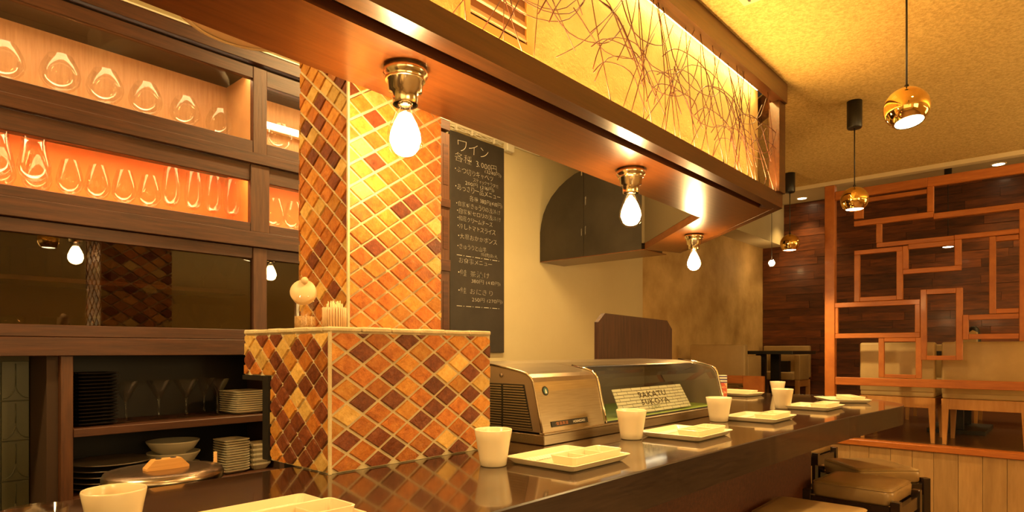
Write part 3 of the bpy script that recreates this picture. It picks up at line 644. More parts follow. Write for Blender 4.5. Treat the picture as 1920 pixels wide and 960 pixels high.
# printed sheet with mirror-written lettering leaning inside the case
SB = ((1.84, 1.150, 1.043), (2.375, 1.150, 1.043)); ST = ((1.856, 1.196, 1.132), (2.37, 1.196, 1.132))
sv = Vector((0, ST[0][1]-SB[0][1], ST[0][2]-SB[0][2])); sl = sv.length; sdir = sv.normalized(); sn = Vector((0, -sdir.z, sdir.y))
sheet = thing('printed_sheet', 'white brick-patterned sheet with dark lettering inside the display case', 'sign', (1.845, 1.152, 1.0445))
sp = lambda u, v, d=0: tuple(Vector((1.845, 1.152, 1.0445))+Vector((u, 0, 0))+sdir*v+sn*d)
MP_BRICK.inputs['Rotation'].default_value = (-math.atan2(sdir.z, sdir.y), 0, 0)
shm = MB().add([sp(0, 0), sp(.53, 0), sp(.522, sl), sp(.012, sl), sp(0, 0, -.002), sp(.53, 0, -.002), sp(.522, sl, -.002), sp(.012, sl, -.002)], [(0, 1, 2, 3), (7, 6, 5, 4), (0, 4, 5, 1), (1, 5, 6, 2), (2, 6, 7, 3), (3, 7, 4, 0)])
obj('sheet', shm, M['brick_print'], sheet)
ink = plain('brown_ink', (.10, .075, .05), .7)
obj('lettering', text_mb('9AKATU', .21, .030, lambda u, v: sp(.165+u, .070+v, .0008), .12, 3, .02), ink, sheet)
obj('lettering', text_mb('5UKOYA', .21, .030, lambda u, v: sp(.165+u, .040+v, .0008), .12, 4, .02), ink, sheet)
obj('lettering', text_mb('上北さ', .075, .014, lambda u, v: sp(.215+u, .016+v, .0008), .1, 5, .01), plain('green_ink', (.16, .20, .06), .7), sheet)
# dark board standing behind the case
bp = [(2.40, 0), (3.11, 0), (3.11, .385), (3.055, .43), (2.455, .443), (2.40, .40)]
o = tag(obj('wooden_board', MB().prism([(x-2.75, z) for x, z in bp], lambda u, v, w: (u, w, v), 0, .022), M['darkboard']), 'dark wooden board with clipped corners standing behind the display case', 'board'); o.location = (2.75, 1.62, 1.0005)

# ------------------------------------------------------------------ chalkboard on the back wall
cb = thing('chalkboard', 'tall black menu chalkboard with white Japanese handwriting on the pale wall', 'chalkboard', (2.91, 2.92, 1.255))
obj('panel', MB().box(2.661, 3.161, 2.908, 2.929, 1.255, 2.658, .002), M['board'], cb)
lines = [('ワイン', 2.709, 3.013, 2.582, 0.092), ('各種', 2.695, 2.852, 2.501, 0.060), ('3.000円', 2.883, 3.084, 2.497, 0.050), ('(3240円)', 2.966, 3.131, 2.464, 0.030), ('・ぶつ切りキャベツ', 2.681, 3.053, 2.424, 0.045), ('スティックサラダ付', 2.857, 3.101, 2.383, 0.030), ('200円 (216円)', 2.787, 3.062, 2.351, 0.031), ('・あっさり一品メニュー', 2.685, 3.123, 2.313, 0.047), ('各種 380円(410円)', 2.827, 3.142, 2.258, 0.038), ('・自家製きゅうりの浅漬け', 2.695, 3.123, 2.207, 0.040), ('・自家製セロリの浅漬け', 2.7, 3.128, 2.161, 0.038), ('・和風クリームチーズ', 2.706, 3.046, 2.115, 0.038), ('・冷しトマトスライス', 2.706, 3.073, 2.065, 0.040), ('・大根おかかポンズ', 2.709, 3.09, 2.002, 0.040), ('・きゅうりと山芋', 2.704, 2.987, 1.937, 0.040), ('梅肉あえ', 2.929, 3.095, 1.905, 0.028), ('お食事メニュー', 2.728, 3.04, 1.847, 0.040), ('・鮭 茶漬け', 2.7, 3.017, 1.768, 0.045), ('380円 (410円)', 2.842, 3.123, 1.723, 0.032), ('・鮭 おにぎり', 2.704, 3.049, 1.654, 0.045), ('250円 (270円)', 2.847, 3.145, 1.602, 0.033)]
for k, (tx, a, b2, z, h) in enumerate(lines):
    obj('handwriting', text_mb(tx, b2-a, h, lambda u, v: (a+u, 2.9068, z+v), .10, k), M['chalk'], cb)
for z in (1.878, 1.554):
    d = MB(); x = 2.715
    while x < 3.09: d.box(x, x+.045, 2.906, 2.9075, z-.0015, z+.0015).box(x+.06, x+.064, 2.906, 2.9075, z-.002, z+.002); x += .082
    obj('dashed_line', d, M['chalk'], cb)
# cable run and junction box over the board
cr = thing('cable_run', 'white cable conduit with clipped wires above the chalkboard', 'cable', (3.1, 2.92, 2.72))
obj('conduit', MB().box(2.66, 3.56, 2.915, 2.9295, 2.70, 2.735, .003), M['white_plastic'], cr)
for q in range(3): obj('wire', MB().tube([(2.66+.03*i, 2.909-.002*q, 2.685+.010*math.sin(i*.8+q*2)-.004*q) for i in range(17)], .0035, 5), M['white_plastic'], cr)
obj('junction_box', MB().box(3.17, 3.245, 2.885, 2.9295, 2.645, 2.715, .006), M['white_plastic'], cr)
for x in (2.70, 2.84, 3.05): obj('clip', MB().box(x, x+.012, 2.897, 2.914, 2.664, 2.70, .002), M['white_plastic'], cr)

# ------------------------------------------------------------------ back cabinets
DS = CS = .862                                # the cabinet was measured in its own units: its frame is this size, face at y 2.50, on a plinth
def K(x, y, z): return (x*CS, 2.50+(y-2.9)*CS, .1753+z*CS)
def KM(mb): mb.v = [K(*v) for v in mb.v]; return mb
cab = thing('display_cabinet', 'long dark wood wall cabinet with lit glass-fronted rows of glasses', 'cabinet', (1.0, 2.7, 0))
obj('plinth', MB().box(-.515, 2.27, 2.53, 2.80, 0, .1755), M['cab_in'], cab)
XA, XB, XC = -.6, 1.388, 1.455; XE = 2.567; XF = 2.643
def pr(name, x0, x1, y0, y1, z0, z1, m='cab', bev=.002): return obj(name, KM(MB().box(x0, x1, y0, y1, z0, z1, bev)), M[m], cab)
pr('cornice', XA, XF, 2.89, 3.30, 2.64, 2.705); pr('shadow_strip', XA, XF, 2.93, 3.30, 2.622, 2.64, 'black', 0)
obj('cornice_edge', KM(MB().box(XA, XF, 2.886, 2.89, 2.700, 2.707)), M['white_plastic'], cab)
pr('rail', XA, XB, 2.90, 2.93, 2.565, 2.622); pr('rail', XC, XE, 2.90, 2.93, 2.545, 2.622)
pr('rail', XA, XB, 2.90, 2.93, 2.212, 2.268); pr('rail', XC, XE, 2.90, 2.93, 2.212, 2.268)
pr('shelf', XA, XF, 2.885, 3.30, 2.158, 2.210, 'cab')
pr('rail', XA, 1.376, 2.905, 2.93, 2.078, 2.156); pr('rail', 1.468, XE, 2.905, 2.93, 2.078, 2.156)
pr('rail', XA, 1.376, 2.90, 2.93, 1.836, 1.877); pr('rail', 1.468, XE, 2.90, 2.93, 1.836, 1.877)
pr('shelf', XA, XF, 2.885, 3.30, 1.762, 1.834)
pr('rail', XA, XB, 2.905, 2.93, 1.708, 1.760); pr('rail', XC, XE, 2.905, 2.93, 1.708, 1.760)
pr('rail', XA, XB, 2.90, 2.93, 1.322, 1.368); pr('rail', XC, XE, 2.90, 2.93, 1.322, 1.368)
pr('beam', XA, XF, 2.88, 3.30, 1.249, 1.320)
for a, b2, z0, z1 in ((XB, XC, 2.212, 2.622), (1.376, 1.468, 1.836, 2.156), (XB, XC, 1.322, 1.760)): pr('stile', a, b2, 2.897, 2.932, z0, z1, 'cab_v')
pr('end_stile', XE, XF, 2.895, 2.94, 1.322, 2.622, 'cab_v')
for z0, z1 in ((2.30, 2.55), (1.9, 2.1), (1.40, 1.7)): pr('stile_inset', XE+.02, XF-.015, 2.892, 2.896, z0, z1, 'cab', 0)
pr('end_side', XF-.02, XF, 2.94, 3.30, .0, 2.64, 'cab_in', 0); pr('end_side', XA, XA+.02, 2.94, 3.30, .0, 2.64, 'cab_in', 0)
for z0, z1, m_ in ((2.211, 2.622, 'cab_tan'), (1.835, 2.157, 'cab_orange'), (1.321, 1.761, 'cab_in')): pr('back_panel', XA, XF-.02, 3.24, 3.26, z0, z1, m_, 0)
for z0, z1, m_ in ((2.211, 2.622, 'cab_tan'), (1.835, 2.157, 'cab_orange')): pr('divider', 1.41, 1.43, 2.935, 3.24, z0, z1, m_, 0)
pr('pane', XA, XB, 2.915, 2.917, 2.268, 2.565, 'pane', 0); pr('pane', XC, XE, 2.915, 2.917, 2.268, 2.545, 'pane', 0)
pr('pane', XA, 1.376, 2.915, 2.917, 1.877, 2.078, 'pane', 0); pr('pane', 1.468, XE, 2.915, 2.917, 1.877, 2.078, 'pane', 0)
pr('pane', XA, XB, 2.915, 2.917, 1.368, 1.708, 'darkpane', 0); pr('pane', XC, XE, 2.915, 2.917, 1.368, 1.708, 'darkpane', 0)
pr('led_strip', XA, 1.40, 2.94, 3.015, 2.604, 2.612, 'led_cab', 0); pr('led_strip', 1.44, XE, 2.94, 3.015, 2.604, 2.612, 'led_cab', 0)
pr('led_strip', XA, 1.40, 2.94, 3.015, 2.140, 2.148, 'led_cab2', 0); pr('led_strip', 1.44, XE, 2.94, 3.015, 2.140, 2.148, 'led_cab2', 0)
pr('inner_shelf', XA, 1.40, 3.0, 3.23, 1.540, 1.560, 'cab')
pr('glass_floor', XA, XE, 2.94, 3.235, 2.2105, 2.225, 'cab_tan', 0)
pr('glass_floor', XA, XE, 2.94, 3.235, 1.8345, 1.845, 'cab_orange', 0)
# open shelves below
pr('post', .627, .668, 2.895, 3.235, .0, 1.249, 'cab_v'); pr('niche_side', .59, .626, 2.93, 3.235, 0, 1.249, 'cab_in', 0)
pr('shelf', .669, 1.47, 2.893, 3.235, .930, .962); pr('shelf', .669, 1.51, 2.885, 3.235, .660, .690)
pr('back_panel', .669, XF-.02, 3.24, 3.26, 0, 1.249, 'black', 0)
pr('side_panel', 1.515, 1.54, 2.89, 3.235, 0, 1.249, 'cab_in', 0)
tube = thing('pane_reflection', 'glowing white rod standing in for a reflection in the right compartment of the top cabinet row', 'lamp', K(1.75, 3.19, 2.475))
obj('tube', MB().tube([K(1.45, 3.19, 2.475), K(2.3, 3.19, 2.475)], .0115, 10), M['tube'], tube)  # emissive rod in place of a bright reflection on the pane
obj('streak_backing', KM(MB().box(1.45, 2.32, 3.205, 3.238, 2.455, 2.495)), M['white_plastic'], tube)  # added backing behind the reflection rod
# sage relief tiles at the back of the left niche
wt = struct('wall_niche', KM(MB().box(XA+.03, .588, 3.215, 3.235, .3, 1.247)), M['sage_grout'])
TW, TH = .0925, .163
for ci in range(6):
    for ri in range(4):
        x1 = .588-TW*ci-.0015; x0 = x1-TW+.003; z1 = 1.226-TH*ri-(0 if 1 else 0)+.0; z0 = z1-TH+.003
        tl = obj('tile', KM(MB().box(x0, x1, 3.205, 3.2145, z0, z1, .0015)), M['sage'], wt)
        cx = (x0+x1)/2; up = ci % 2; rm = MB(); zf = z0+.03 if not up else z1-.03
        # relief: an upright stem splitting into two arcs (upright or inverted)
        zm = z0+TH*.42 if not up else z1-TH*.46; s = -1 if not up else 1
        ze = z0+.008 if not up else z1-.008
        rm.tube([(cx, 3.204, (z1-.01) if not up else (z0+.012)), (cx, 3.204, zm)], .0022, 5)
        for sd in (-1, 1): rm.tube([(cx+sd*(TW*.44)*(1-math.cos(t*PI/2)), 3.204, zm+(ze-zm)*math.sin(t*PI/2)) for t in (0, .2, .4, .6, .8, 1)], .0022, 5)
        obj('relief', KM(rm), M['sage'], tl)

# ------------------------------------------------------------------ glasses
def goblet(name, cat, group, prof, foot, mat='glass', n=28):
    t = thing(name, '-', cat, (0, 0, 0), group, world=False)
    obj('bowl', MB().lathe(prof, n=n), M[mat], t); obj('stem_and_foot', MB().lathe(foot, n=16), M[mat], t); return t
bur = goblet('burgundy_glass', 'glass', 'balloon glasses in the top cabinet row', [(.004, .095), (.02, .097), (.045, .112), (.062, .135), (.068, .160), (.062, .190), (.050, .215), (.042, .232)], [(0, .001), (.040, .001), (.038, .004), (.008, .008), (.0045, .02), (.004, .085), (.007, .094)])
r1 = [(.486, 'leftmost', 1.0), (.666, 'second from left', 1.06), (.825, 'third from left', 1.03), (.982, 'fourth from left', 1.0), (1.148, 'fifth from left', .95), (1.305, 'last before the upright', .90)]
for i, (x, w, s) in enumerate(r1): place(bur, i, K(x, 3.08, 2.2255), 0, 'round balloon wine glass, %s in the top lit row' % w if i < 5 else 'round balloon wine glass in the top lit row, last before the upright', scale=s)
dup(bur, K(1.60, 3.05, 2.2255), 0, 'round balloon wine glass in the small right compartment of the top row', .9)
win = goblet('wine_glass', 'glass', 'wine glasses in the orange cabinet row', [(.004, .062), (.018, .064), (.038, .080), (.050, .105), (.051, .125), (.045, .160), (.036, .195), (.031, .213)], [(0, .001), (.034, .001), (.032, .004), (.007, .007), (.0045, .015), (.004, .054), (.006, .062)])
r2 = [(.480, 3.12, 1.0, 'small wine glass half cut off at the left end of the orange row'), (.598, 3.13, 1.0, 'wine glass behind the big goblet in the orange row'), (.692, 3.05, .94, 'wine glass next right of the big goblet in the orange row'), (.789, 3.05, .94, 'second wine glass right of the big goblet in the orange row'), (.889, 3.05, .94, 'third wine glass right of the big goblet in the orange row'), (.987, 3.05, .93, 'wine glass next to the slim glasses in the orange row'), (1.573, 3.05, .95, 'left wine glass in the small right orange compartment'), (1.675, 3.05, .95, 'wine glass beside the tiled column in the right orange compartment')]
for i, (x, y, s, lb) in enumerate(r2): place(win, i, K(x, y, 1.8455), 0, lb, scale=s)
gob = goblet('goblet', 'glass', 'big goblets in the orange cabinet row', [(.005, .075), (.02, .078), (.045, .10), (.056, .125), (.054, .150), (.044, .190), (.038, .225), (.040, .245)], [(0, .001), (.038, .001), (.036, .004), (.008, .008), (.006, .02), (.0055, .068), (.009, .076)])
setat(gob, K(.447, 2.99, 1.8455), 0, 'big goblet cut off by the left photo edge, orange row'); dup(gob, K(.562, 2.99, 1.8455), 0, 'big goblet in front of two wine glasses, orange row')
flu = goblet('slim_glass', 'glass', 'slim glasses in the orange cabinet row', [(.004, .080), (.018, .083), (.034, .105), (.040, .14), (.039, .175), (.034, .215), (.030, .252)], [(0, .001), (.032, .001), (.030, .004), (.007, .007), (.0045, .015), (.004, .072), (.006, .08)])
for i, (x, w) in enumerate(((1.078, 'first'), (1.175, 'second'), (1.265, 'third'), (1.354, 'last'))): place(flu, i, K(x, 3.05, 1.8455), 0, 'slim tall glass, %s of four at the right of the orange row' % w)
tum = thing('tall_tumbler', '-', 'glass', (0, 0, 0), 'tall tumblers behind the dark pane', world=False)
obj('body', MB().lathe([(0, .002), (.030, .002), (.036, .112), (.0350, .112), (.029, .008), (0, .008)], n=24), M['glass'], tum)
for i, (x, w) in enumerate(((.47, 'leftmost'), (.585, 'second'), (.70, 'third'), (.813, 'rightmost'))): place(tum, i, K(x, 3.07, 1.5605), 0, 'tall clear tumbler, %s of four behind the dark pane' % w)
sht = thing('short_tumbler', '-', 'glass', (0, 0, 0), 'short tumblers at the bottom of the dark pane', world=False)
obj('body', MB().lathe([(0, .002), (.036, .002), (.042, .072), (.0410, .072), (.035, .012), (0, .012)], n=24), M['glass'], sht)
for i, (x, w) in enumerate(((.50, 'left'), (.636, 'middle'), (.746, 'right'))): place(sht, i, K(x, 3.05, 1.3205), 0, 'short clear tumbler, %s of three low behind the dark pane' % w, scale=1.15)
cok = goblet('cocktail_glass', 'glass', 'cocktail glasses in the dark cabinet row', [(.004, .075), (.022, .085), (.040, .105), (.052, .150), (.056, .165)], [(0, .001), (.036, .001), (.034, .004), (.007, .007), (.005, .02), (.0045, .068), (.007, .076)])
for i, (x, y, w) in enumerate(((1.002, 3.03, 'leftmost'), (1.085, 3.12, 'second, set further back'), (1.192, 3.03, 'third'), (1.302, 3.05, 'rightmost'))): place(cok, i, K(x, y, 1.3205), 0, 'cocktail glass low behind the dark pane, %s of four' % w)
cok2 = [dup(cok, K(x, 3.07, 1.5605), 0, 'stemmed glass on the middle shelf behind the dark pane, %s of two' % w, .85) for x, w in ((1.228, 'left'), (1.341, 'right'))]
for o in cok2: o['group'] = 'stemmed glasses on the middle dark shelf'
mar = goblet('martini_glass', 'glass', 'martini glasses on the open shelf', [(.004, .088), (.012, .094), (.055, .172), (.056, .175)], [(0, .001), (.040, .001), (.038, .004), (.008, .007), (.006, .02), (.0055, .082), (.008, .09)])
for i, (x, y, w) in enumerate(((.895, 3.05, 'leftmost on the open shelf beside the black plates'), (1.026, 3.05, 'second on the open shelf'), (1.142, 3.05, 'third on the open shelf'), (1.275, 3.03, 'next to the white plates on the open shelf'), (1.262, 3.15, 'hidden behind the rightmost one on the open shelf'))): place(mar, i, K(x, y, .9625), 0, 'martini glass %s' % w)

# ------------------------------------------------------------------ stacked plates and bowls on the open shelves
ORD = ['bottom', 'second', 'third', 'fourth', 'fifth', 'sixth', 'seventh', 'eighth', 'ninth', 'tenth', 'eleventh', 'twelfth', 'thirteenth', 'fourteenth', 'fifteenth', 'sixteenth', 'seventeenth', 'eighteenth']
def square_plate(name, w, h, mat, group, r=.012, lift=.0):
    return tag(obj(name, MB().loft([rrect(w*.62, w*.62, r*.6, 0, 3), rrect(w*.98, w*.98, r, h*.72, 3), rrect(w, w, r, h, 3), rrect(w*.97, w*.97, r, h, 3), rrect(w*.64, w*.64, r*.6, h*.32, 3)]), mat), '-', 'plate', group)
def stack(proto, n, x, y, z, step, what, rz=0, jit=.0008):
    for k in range(n):
        lb = ('%s, %s' % (what, 'topmost of the stack' if k == n-1 else ('bottom of the stack' if k == 0 else ORD[k]+' from the bottom')))
        place(proto, k, K(x+rk.uniform(-jit, jit), y+rk.uniform(-jit, jit), z+step*k), rz+rk.uniform(-.01, .01), lb)
stack(square_plate('square_plate', .165, .018, M['porcelain_dim'], 'cream square plates stacked by the martini glasses'), 10, 1.40, 3.03, .9625, .0105, 'cream square plate by the martini glasses', .12)
stack(square_plate('black_plate', .15, .014, M['blackware'], 'black square plates stacked at the left of the open shelf'), 15, .765, 3.02, .9625, .0145, 'black square plate on the open shelf', .05, .001)
stack(square_plate('small_square_plate', .125, .018, M['porcelain_dim'], 'small cream plates stacked on the bottom shelf'), 13, 1.322, 2.985, .6905, .0118, 'small cream square plate on the bottom shelf', .1)
stack(square_plate('deep_square_dish', .105, .034, M['porcelain_dim'], 'deep cream dishes at the right of the bottom shelf', .02), 5, 1.448, 2.985, .6905, .0235, 'deep cream dish at the right of the bottom shelf', .05, .002)
rd = tag(obj('round_dark_plate', MB().lathe([(0, 0), (.08, 0), (.155, .012), (.157, .016), (.150, .015), (.08, .005), (0, .005)], n=36), M['greyware']), '-', 'plate', 'dark round plates stacked on the bottom shelf')
for k in range(5): place(rd, k, K(.845, 3.06, .6905+.024*k), 0, 'dark round plate on the bottom shelf, %s' % (ORD[k]+' from the bottom' if k else 'bottom of the stack'))
bw = thing('bowl', '-', 'bowl', (0, 0, 0), 'cream bowls on the bottom shelf', world=False)
obj('bowl_body', MB().lathe([(0, 0), (.05, 0), (.052, .006), (.085, .025), (.108, .060), (.110, .066), (.106, .066), (.08, .03), (.045, .012), (0, .010)], n=32), M['porcelain_dim'], bw)
setat(bw, K(1.09, 3.06, .6905), 0, 'cream bowl at the bottom of the bowl stack'); dup(bw, K(1.092, 3.06, .742), 0, 'cream bowl in the middle of the bowl stack'); dup(bw, K(1.09, 3.062, .7935), 0, 'topmost cream bowl of the stack behind the pot lid')

DS = 1.0
# ------------------------------------------------------------------ pot, kitchen bench
kb = thing('kitchen_bench', 'dark work bench hidden behind the bar counter', 'bench', (.3, 1.6, 0))
obj('bench_top', MB().box(-1.0, .72, 1.36, 1.95, .74, .78), M['potsteel'], kb)
for x, y in ((-.95, 1.40), (.68, 1.40), (-.95, 1.90), (.68, 1.90)): obj('leg', MB().box(x-.02, x+.02, y-.02, y+.02, 0, .74), M['blackmetal'], kb)
pot = thing('stock_pot', 'round steel stock pot with flat lid behind the bar counter', 'pot', (.512, 1.487, .781), world=False)
obj('pot_body', MB().lathe([(0, .001), (.108, .001), (.110, .004), (.110, .205)], n=40), M['potsteel'], pot)
pl = obj('lid', MB().lathe([(.112, .200), (.1185, .206), (.119, .218), (.115, .226), (.085, .2295), (0, .231)], n=48), M['potsteel'], pot)
hb = MB().prism([(-.043, 0), (.043, 0), (.043, .005), (.027, .022), (-.027, .022), (-.043, .005)], lambda u, v, w: (u, w, v), -.013, .013)
hw = obj('handle', hb, M['handle_wood'], pl); hw.location = (.0, -.01, .2305); hw.rotation_euler.z = .0
for x in (-.016, .014): obj('screw', MB().lathe([(0, .0225), (.006, .0225), (.006, .0235), (0, .0238)], (x, 0, 0), 10), M['black'], hw)
o = tag(obj('wooden_stick', MB().tube([(0, 0, 0), (0, 0, .238)], .0042, 8), M['handle_wood']), 'pale wooden stick end standing right behind the pot lid', 'stick'); o.location = (.660, 1.58, .781)
# ceiling lamp of the kitchen
kl = thing('ceiling_lamp', 'round cream ceiling lamp showing below the canopy at upper left', 'lamp', (1.005, 2.115, 2.411), world=False); kl.scale = (.92,)*3
obj('shade', MB().lathe([(0, .0), (.22, .0), (.262, .012), (.275, .03), (.275, .07), (.25, .10)], n=56), M['shade'], kl)
obj('ring', MB().lathe([(.225, -.002), (.235, -.006), (.245, -.002)], n=48), M['shade'], kl)
obj('mount', MB().lathe([(.25, .10), (.12, .13), (.12, .487), (0, .487)], n=24), M['white_plastic'], kl)

# ------------------------------------------------------------------ pendants
def pendant(x, y, z, zc, label, tilt=(0, 0), power=K_PEND, R=.062):
    t = thing('globe_pendant', label, 'lamp', (x, y, z), 'gold globe pendants', world=False)
    prof = [(0, R)]+[(R*math.sin(math.radians(a)), R*math.cos(math.radians(a))) for a in range(8, 141, 6)]
    g = obj('globe', MB().lathe(prof, n=40), M['gold'], t)
    zz = R*math.cos(math.radians(140)); rz = R*math.sin(math.radians(140))
    obj('lamp_face', MB().lathe([(0, zz-.003), (rz*.6, zz-.001), (rz*.96, zz+.002)], n=24), M['lampface'], g)
    g.rotation_euler = (tilt[0], tilt[1], 0)
    obj('cord_cap', MB().lathe([(0, R+.008), (.006, R+.008), (.007, R-.003), (0, R-.003)], n=10), M['blackmetal'], t)
    obj('cord', MB().tube([(0, 0, R), (0, 0, zc-z-.10)], .0028, 6), M['blackmetal'], t)
    obj('canopy', MB().lathe([(0, zc-z-.132), (.030, zc-z-.132), (.0335, zc-z-.126), (.0335, zc-z-.0005), (0, zc-z-.0005)], n=20), M['blackmetal'], t)
    d = Vector((0, 0, -1)); rot = Matrix.Rotation(tilt[1], 3, 'Y') @ Matrix.Rotation(tilt[0], 3, 'X') if 0 else Matrix.Rotation(tilt[0], 3, 'X')
    p = Vector((x, y, z))+rot @ Vector((0, 0, zz-.012))
    if power: spot('pendant_light', p, power, 125, .7, .03, WARM2, (tilt[0], tilt[1], 0))
    return t
pendant(2.195, .371, 2.0, ZC, 'nearest gold globe pendant, its cord leaving the top of the photo', (math.radians(-10), math.radians(8)))
pendant(3.359, .784, 2.0, ZC, 'gold globe pendant before the pine screen post')
pendant(4.431, 1.431, 2.0, ZC, 'small-looking gold globe pendant before the dark plank wall')
pendant(1.03, -.04, 2.0, ZC, 'gold globe pendant outside the frame, nearest the camera')
pendant(-.135, -.45, 2.0, ZC, 'gold globe pendant outside the frame, behind the camera', (0, 0), 30)
t = thing('glass_globe_pendant', 'tiny bright glass globe pendant left of the plank wall edge', 'lamp', (7.524, 2.685-.05, 2.30), world=False)
obj('globe', MB().lathe([(0, .05)]+[(.05*math.sin(math.radians(a)), .05*math.cos(math.radians(a))) for a in range(15, 181, 15)], n=16), M['glass'], t)
obj('bulb', MB().lathe([(0, .036)]+[(.036*math.sin(math.radians(a)), .036*math.cos(math.radians(a))) for a in range(20, 181, 20)], n=12), emit('small_bulb_glow', (1, .66, .28), 22), t)
obj('cord', MB().tube([(0, 0, .05), (0, 0, .779)], .003, 5), M['blackmetal'], t)
t = thing('black_pendant', 'black pendant lamp seen through the screen, black canopy above', 'lamp', (7.42, .905, 2.285), world=False)
obj('shade', MB().lathe([(0, .075), (.015, .072), (.038, .06), (.048, .0), (.046, .0)], n=20), M['blackmetal'], t)
obj('lamp_face', MB().lathe([(0, -.004), (.03, -.003), (.045, .001)], n=16), M['lampface'], t)
obj('cord', MB().tube([(0, 0, .07), (0, 0, .70)], .003, 5), M['blackmetal'], t)
obj('canopy', MB().lathe([(0, .66), (.030, .662), (.032, .67), (.032, .794), (0, .794)], n=16), M['blackmetal'], t)
spot('black_pendant_light', (7.42, .905, 2.27), 8, 120, .7, .03)
for x, y, w in ((7.83, 2.39, 'left of the screen post, above the plank wall'), (7.67, .53, 'above the right part of the pine screen')):
    t = thing('downlight', 'round recessed downlight %s' % w, 'lamp', (x, y, 3.0795), 'recessed downlights over the platform', world=False)
    obj('ring', MB().lathe([(.062, 0), (.055, -.006), (.05, -.003)], n=24), M['white_plastic'], t)
    obj('lens', MB().lathe([(0, -.004), (.05, -.003)], n=24), M['downface'], t)
    spot('downlight_beam', (x, y, 3.06), 22, 90, .6, .04)
# ceiling air grille
gr = thing('ceiling_grille', 'perforated square air grille in the sand-coloured ceiling', 'vent', (2.047, .758, ZC))
obj('grille_plate', MB().box(1.927, 2.167, .663, .853, ZC-.004, ZC-.0005, .001), plain('grille_cream', (.66, .54, .28), .7), gr)
for i in range(10):
    for j in range(8): obj('slot', MB().box(1.942+.0215*i, 1.956+.0215*i, .678+.0205*j, .6865+.0205*j, ZC-.0046, ZC-.0036), M['groove'], gr)

# ------------------------------------------------------------------ bar stools
def stool_proto():
    t = thing('bar_stool', '-', 'stool', (0, 0, 0), 'bar stools with beige pads', world=False)
    w = .175
    obj('seat_pad', MB().loft([rrect(.345, .325, .03, .575, 5), rrect(.362, .342, .035, .585, 5), rrect(.366, .346, .035, .625, 5), rrect(.352, .332, .03, .643, 5), rrect(.30, .28, .03, .650, 5)], smooth=True), M['stool_pad'], t)
    obj('piping', MB().tube([(p[0], p[1], .640) for p in rrect(.357, .337, .03, 0, 5)]+[(rrect(.357, .337, .03, 0, 5)[0][0], rrect(.357, .337, .03, 0, 5)[0][1], .640)], .003, 5, False), M['stool_pad'], t)
    for sx in (-1, 1):
        for sy in (-1, 1): obj('leg', MB().box(sx*w-.019 if 1 else 0, sx*w+.019, sy*(w+.012)-.019, sy*(w+.012)+.019, 0.001, .602 if sy < 0 else .602, .002), M['stool_wood'], t)
    for sy in (-1, 1):
        obj('seat_rail', MB().box(-w+.02, w-.02, sy*(w+.012)-.012, sy*(w+.012)+.012, .515, .574, .002), M['stool_wood'], t)
        obj('stretcher', MB().box(-w+.02, w-.02, sy*(w+.012)-.009, sy*(w+.012)+.009, .20, .225), M['stool_wood'], t)
    for sx in (-1, 1):
        obj('seat_rail', MB().box(sx*w-.012, sx*w+.012, -w+.008, w-.008, .515, .574, .002), M['stool_wood'], t)
        obj('stretcher', MB().box(sx*w-.009, sx*w+.009, -w+.008, w-.008, .30, .325), M['stool_wood'], t)
    return t
stp = stool_proto()
for i, (x, y, rz, lb) in enumerate(((2.60, .765, .02, 'nearest bar stool, only its beige pad showing at the bottom'), (3.36, .752, -.06, 'bar stool in full view under the counter overhang'), (3.88, .83, .75, 'bar stool turned at the counter corner, mostly hidden'), (4.535, 1.42, -.05, 'farthest bar stool, its dark frame beside the counter base'))):
    place(stp, i, (x, y, .0005), rz, lb)

# ------------------------------------------------------------------ low chairs and tables on the platform
def chair_proto():
    t = thing('low_chair', '-', 'chair', (0, 0, 0), 'low upholstered chairs on the platform', world=False)
    w = .225
    obj('backrest', MB().box(0, .075, -w, w, .335, .68, .014), M['chair_fab'], t)
    obj('seat_pad', MB().box(.004, .43, -w+.003, w-.003, .306, .375, .012), M['chair_fab'], t)
    obj('apron', MB().box(.008, .032, -w+.012, w-.012, .235, .305, .002), M['chair_leg'], t)
    obj('apron', MB().box(.39, .415, -w+.012, w-.012, .235, .305, .002), M['chair_leg'], t)
    for sy in (-1, 1):
        obj('apron', MB().box(.033, .389, sy*(w-.012)-.011, sy*(w-.012)+.011, .245, .305, .002), M['chair_leg'], t)
        for x in (.022, .405):
            lm = MB().loft([[(x+a*.011, sy*(w-.015)+b*.011, .001) for a, b in ((-1, -1), (1, -1), (1, 1), (-1, 1))], [(x+a*.021, sy*(w-.021)+b*.021, .304) for a, b in ((-1, -1), (1, -1), (1, 1), (-1, 1))]])
            obj('leg', lm, M['chair_leg'], t)
    return t
def armchair_proto():
    t = thing('arm_chair', '-', 'chair', (0, 0, 0), 'beige arm chairs by the far table', world=False)
    w = .27
    obj('backrest', MB().box(0, .08, -w, w, .30, .68, .014), M['chair_fab'], t)
    obj('seat_pad', MB().box(.01, .46, -w+.06, w-.06, .28, .37, .012), M['chair_fab'], t)
    for sy in (-1, 1):
        obj('armrest', MB().box(.081, .42, min(sy*w, sy*(w-.065)), max(sy*w, sy*(w-.065)), .28, .575, .012), M['chair_fab'], t)
        for x in (.03, .41): obj('leg', MB().box(x-.022, x+.022, sy*(w-.03)-.022, sy*(w-.03)+.022, .001, .279, .003), M['chair_leg'], t)
        obj('apron', MB().box(.055, .386, sy*(w-.03)-.012, sy*(w-.03)+.012, .20, .279, .002), M['chair_leg'], t)
    obj('apron', MB().box(.012, .040, -w+.055, w-.055, .19, .279, .002), M['chair_leg'], t)
    return t
PZ = .6455
ch = chair_proto()
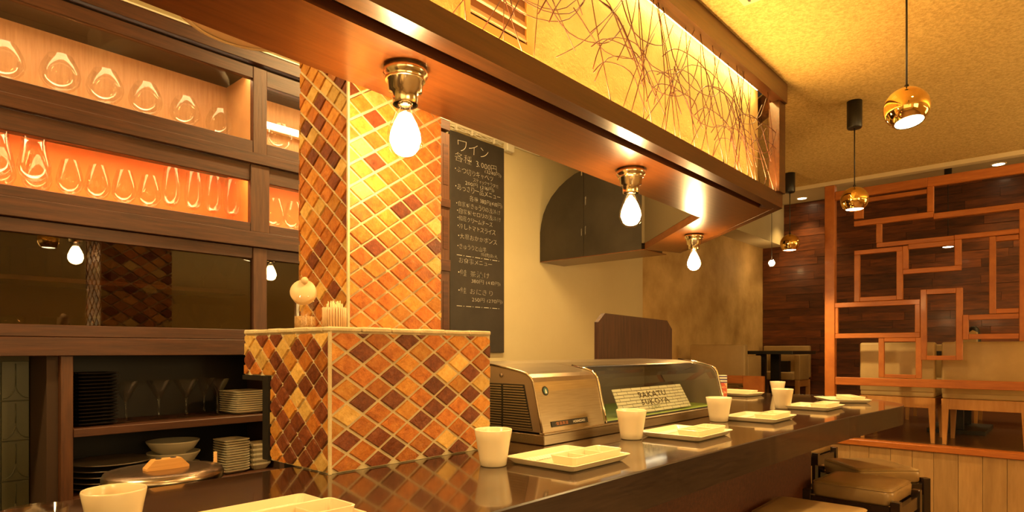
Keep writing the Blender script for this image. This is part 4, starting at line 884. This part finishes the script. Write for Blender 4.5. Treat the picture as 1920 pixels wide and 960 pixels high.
for i, (x, y, rz, lb) in enumerate(((4.985, .905, 0, 'low beige chair with back to the screen, left one'), (4.985, .42, 0, 'low beige chair behind the screen at the right photo edge'), (4.985, -.08, 0, 'low beige chair behind the screen, just outside the photo'), (7.0, .90, PI, 'low beige chair across the dark table, left one'), (7.0, .40, PI, 'low beige chair across the dark table, right one'))):
    place(ch, i, (x, y, PZ), rz, lb)
ac = armchair_proto()
setat(ac, (5.70, 2.51, PZ), 0, 'beige arm chair with its back to the bar, left of the far table'); dup(ac, (7.98, 2.60, PZ), PI, 'beige arm chair against the plank wall, facing the bar')
def table(loc, wx, wy, h, label):
    t = thing('low_table', label, 'table', loc, None, world=False)
    obj('table_top', MB().box(-wx/2, wx/2, -wy/2, wy/2, h-.035, h, .003), M['black'], t)
    for sx in (-1, 1):
        obj('pedestal', MB().box(sx*wx*.28-.03, sx*wx*.28+.03, -.045, .045, .031, h-.036), M['black'], t)
    obj('foot', MB().box(-wx*.36, wx*.36, -.18, .18, .0005, .03), M['black'], t)
table((6.72, 2.385, PZ), .75, .72, .62, 'dark low table between the two beige arm chairs')
table((6.0, .65, PZ), .85, 1.1, .62, 'dark low table behind the chairs at the screen')
o = tag(obj('menu_box', MB().box(-.05, .05, -.09, .09, 0, .13, .003), M['black']), 'black box standing on the seat of the arm chair by the wall', 'box'); o.location = (7.66, 2.57, PZ+.371)
bg = tag(obj('black_bag', MB().lathe([(0, 0), (.05, 0), (.062, .04), (.06, .13), (.045, .185), (.02, .205), (0, .208)], n=20), M['black']), 'small black rounded bag peeking over the right low chair', 'bag'); bg.location = (5.34, .555, PZ+.376+.14); bg.scale = (.9, .9, .75)
bg.location = (6.35, .60, PZ+.6205); bg.scale = (.8, .8, .98)
cl = tag(obj('folded_cloth', MB().prism([(-.16, 0), (.02, 0), (.02, .15), (-.005, .165), (-.14, .06), (-.16, .03)], lambda u, v, w: (w, -u, v), -.06, .06), M['chair_fab']), 'pale sloping folded cloth beside the black bag', 'cloth'); cl.location = (6.2, .585, PZ+.6205)
# low wooden partition left of the screen, in front of the arm chair
lp = thing('low_partition', 'low orange pine panel in front of the left arm chair', 'partition', (5.5, 1.9, PZ))
obj('panel', MB().box(5.48, 5.52, 1.99, 2.17, PZ, PZ+.40, .003), M['frame_wood'], lp)
obj('rail', MB().box(5.485, 5.515, 2.171, 2.76, PZ+.33, PZ+.40, .003), M['rail_wood'], lp)
obj('rail', MB().box(5.485, 5.515, 2.171, 2.76, PZ+.10, PZ+.16, .003), M['rail_wood'], lp)
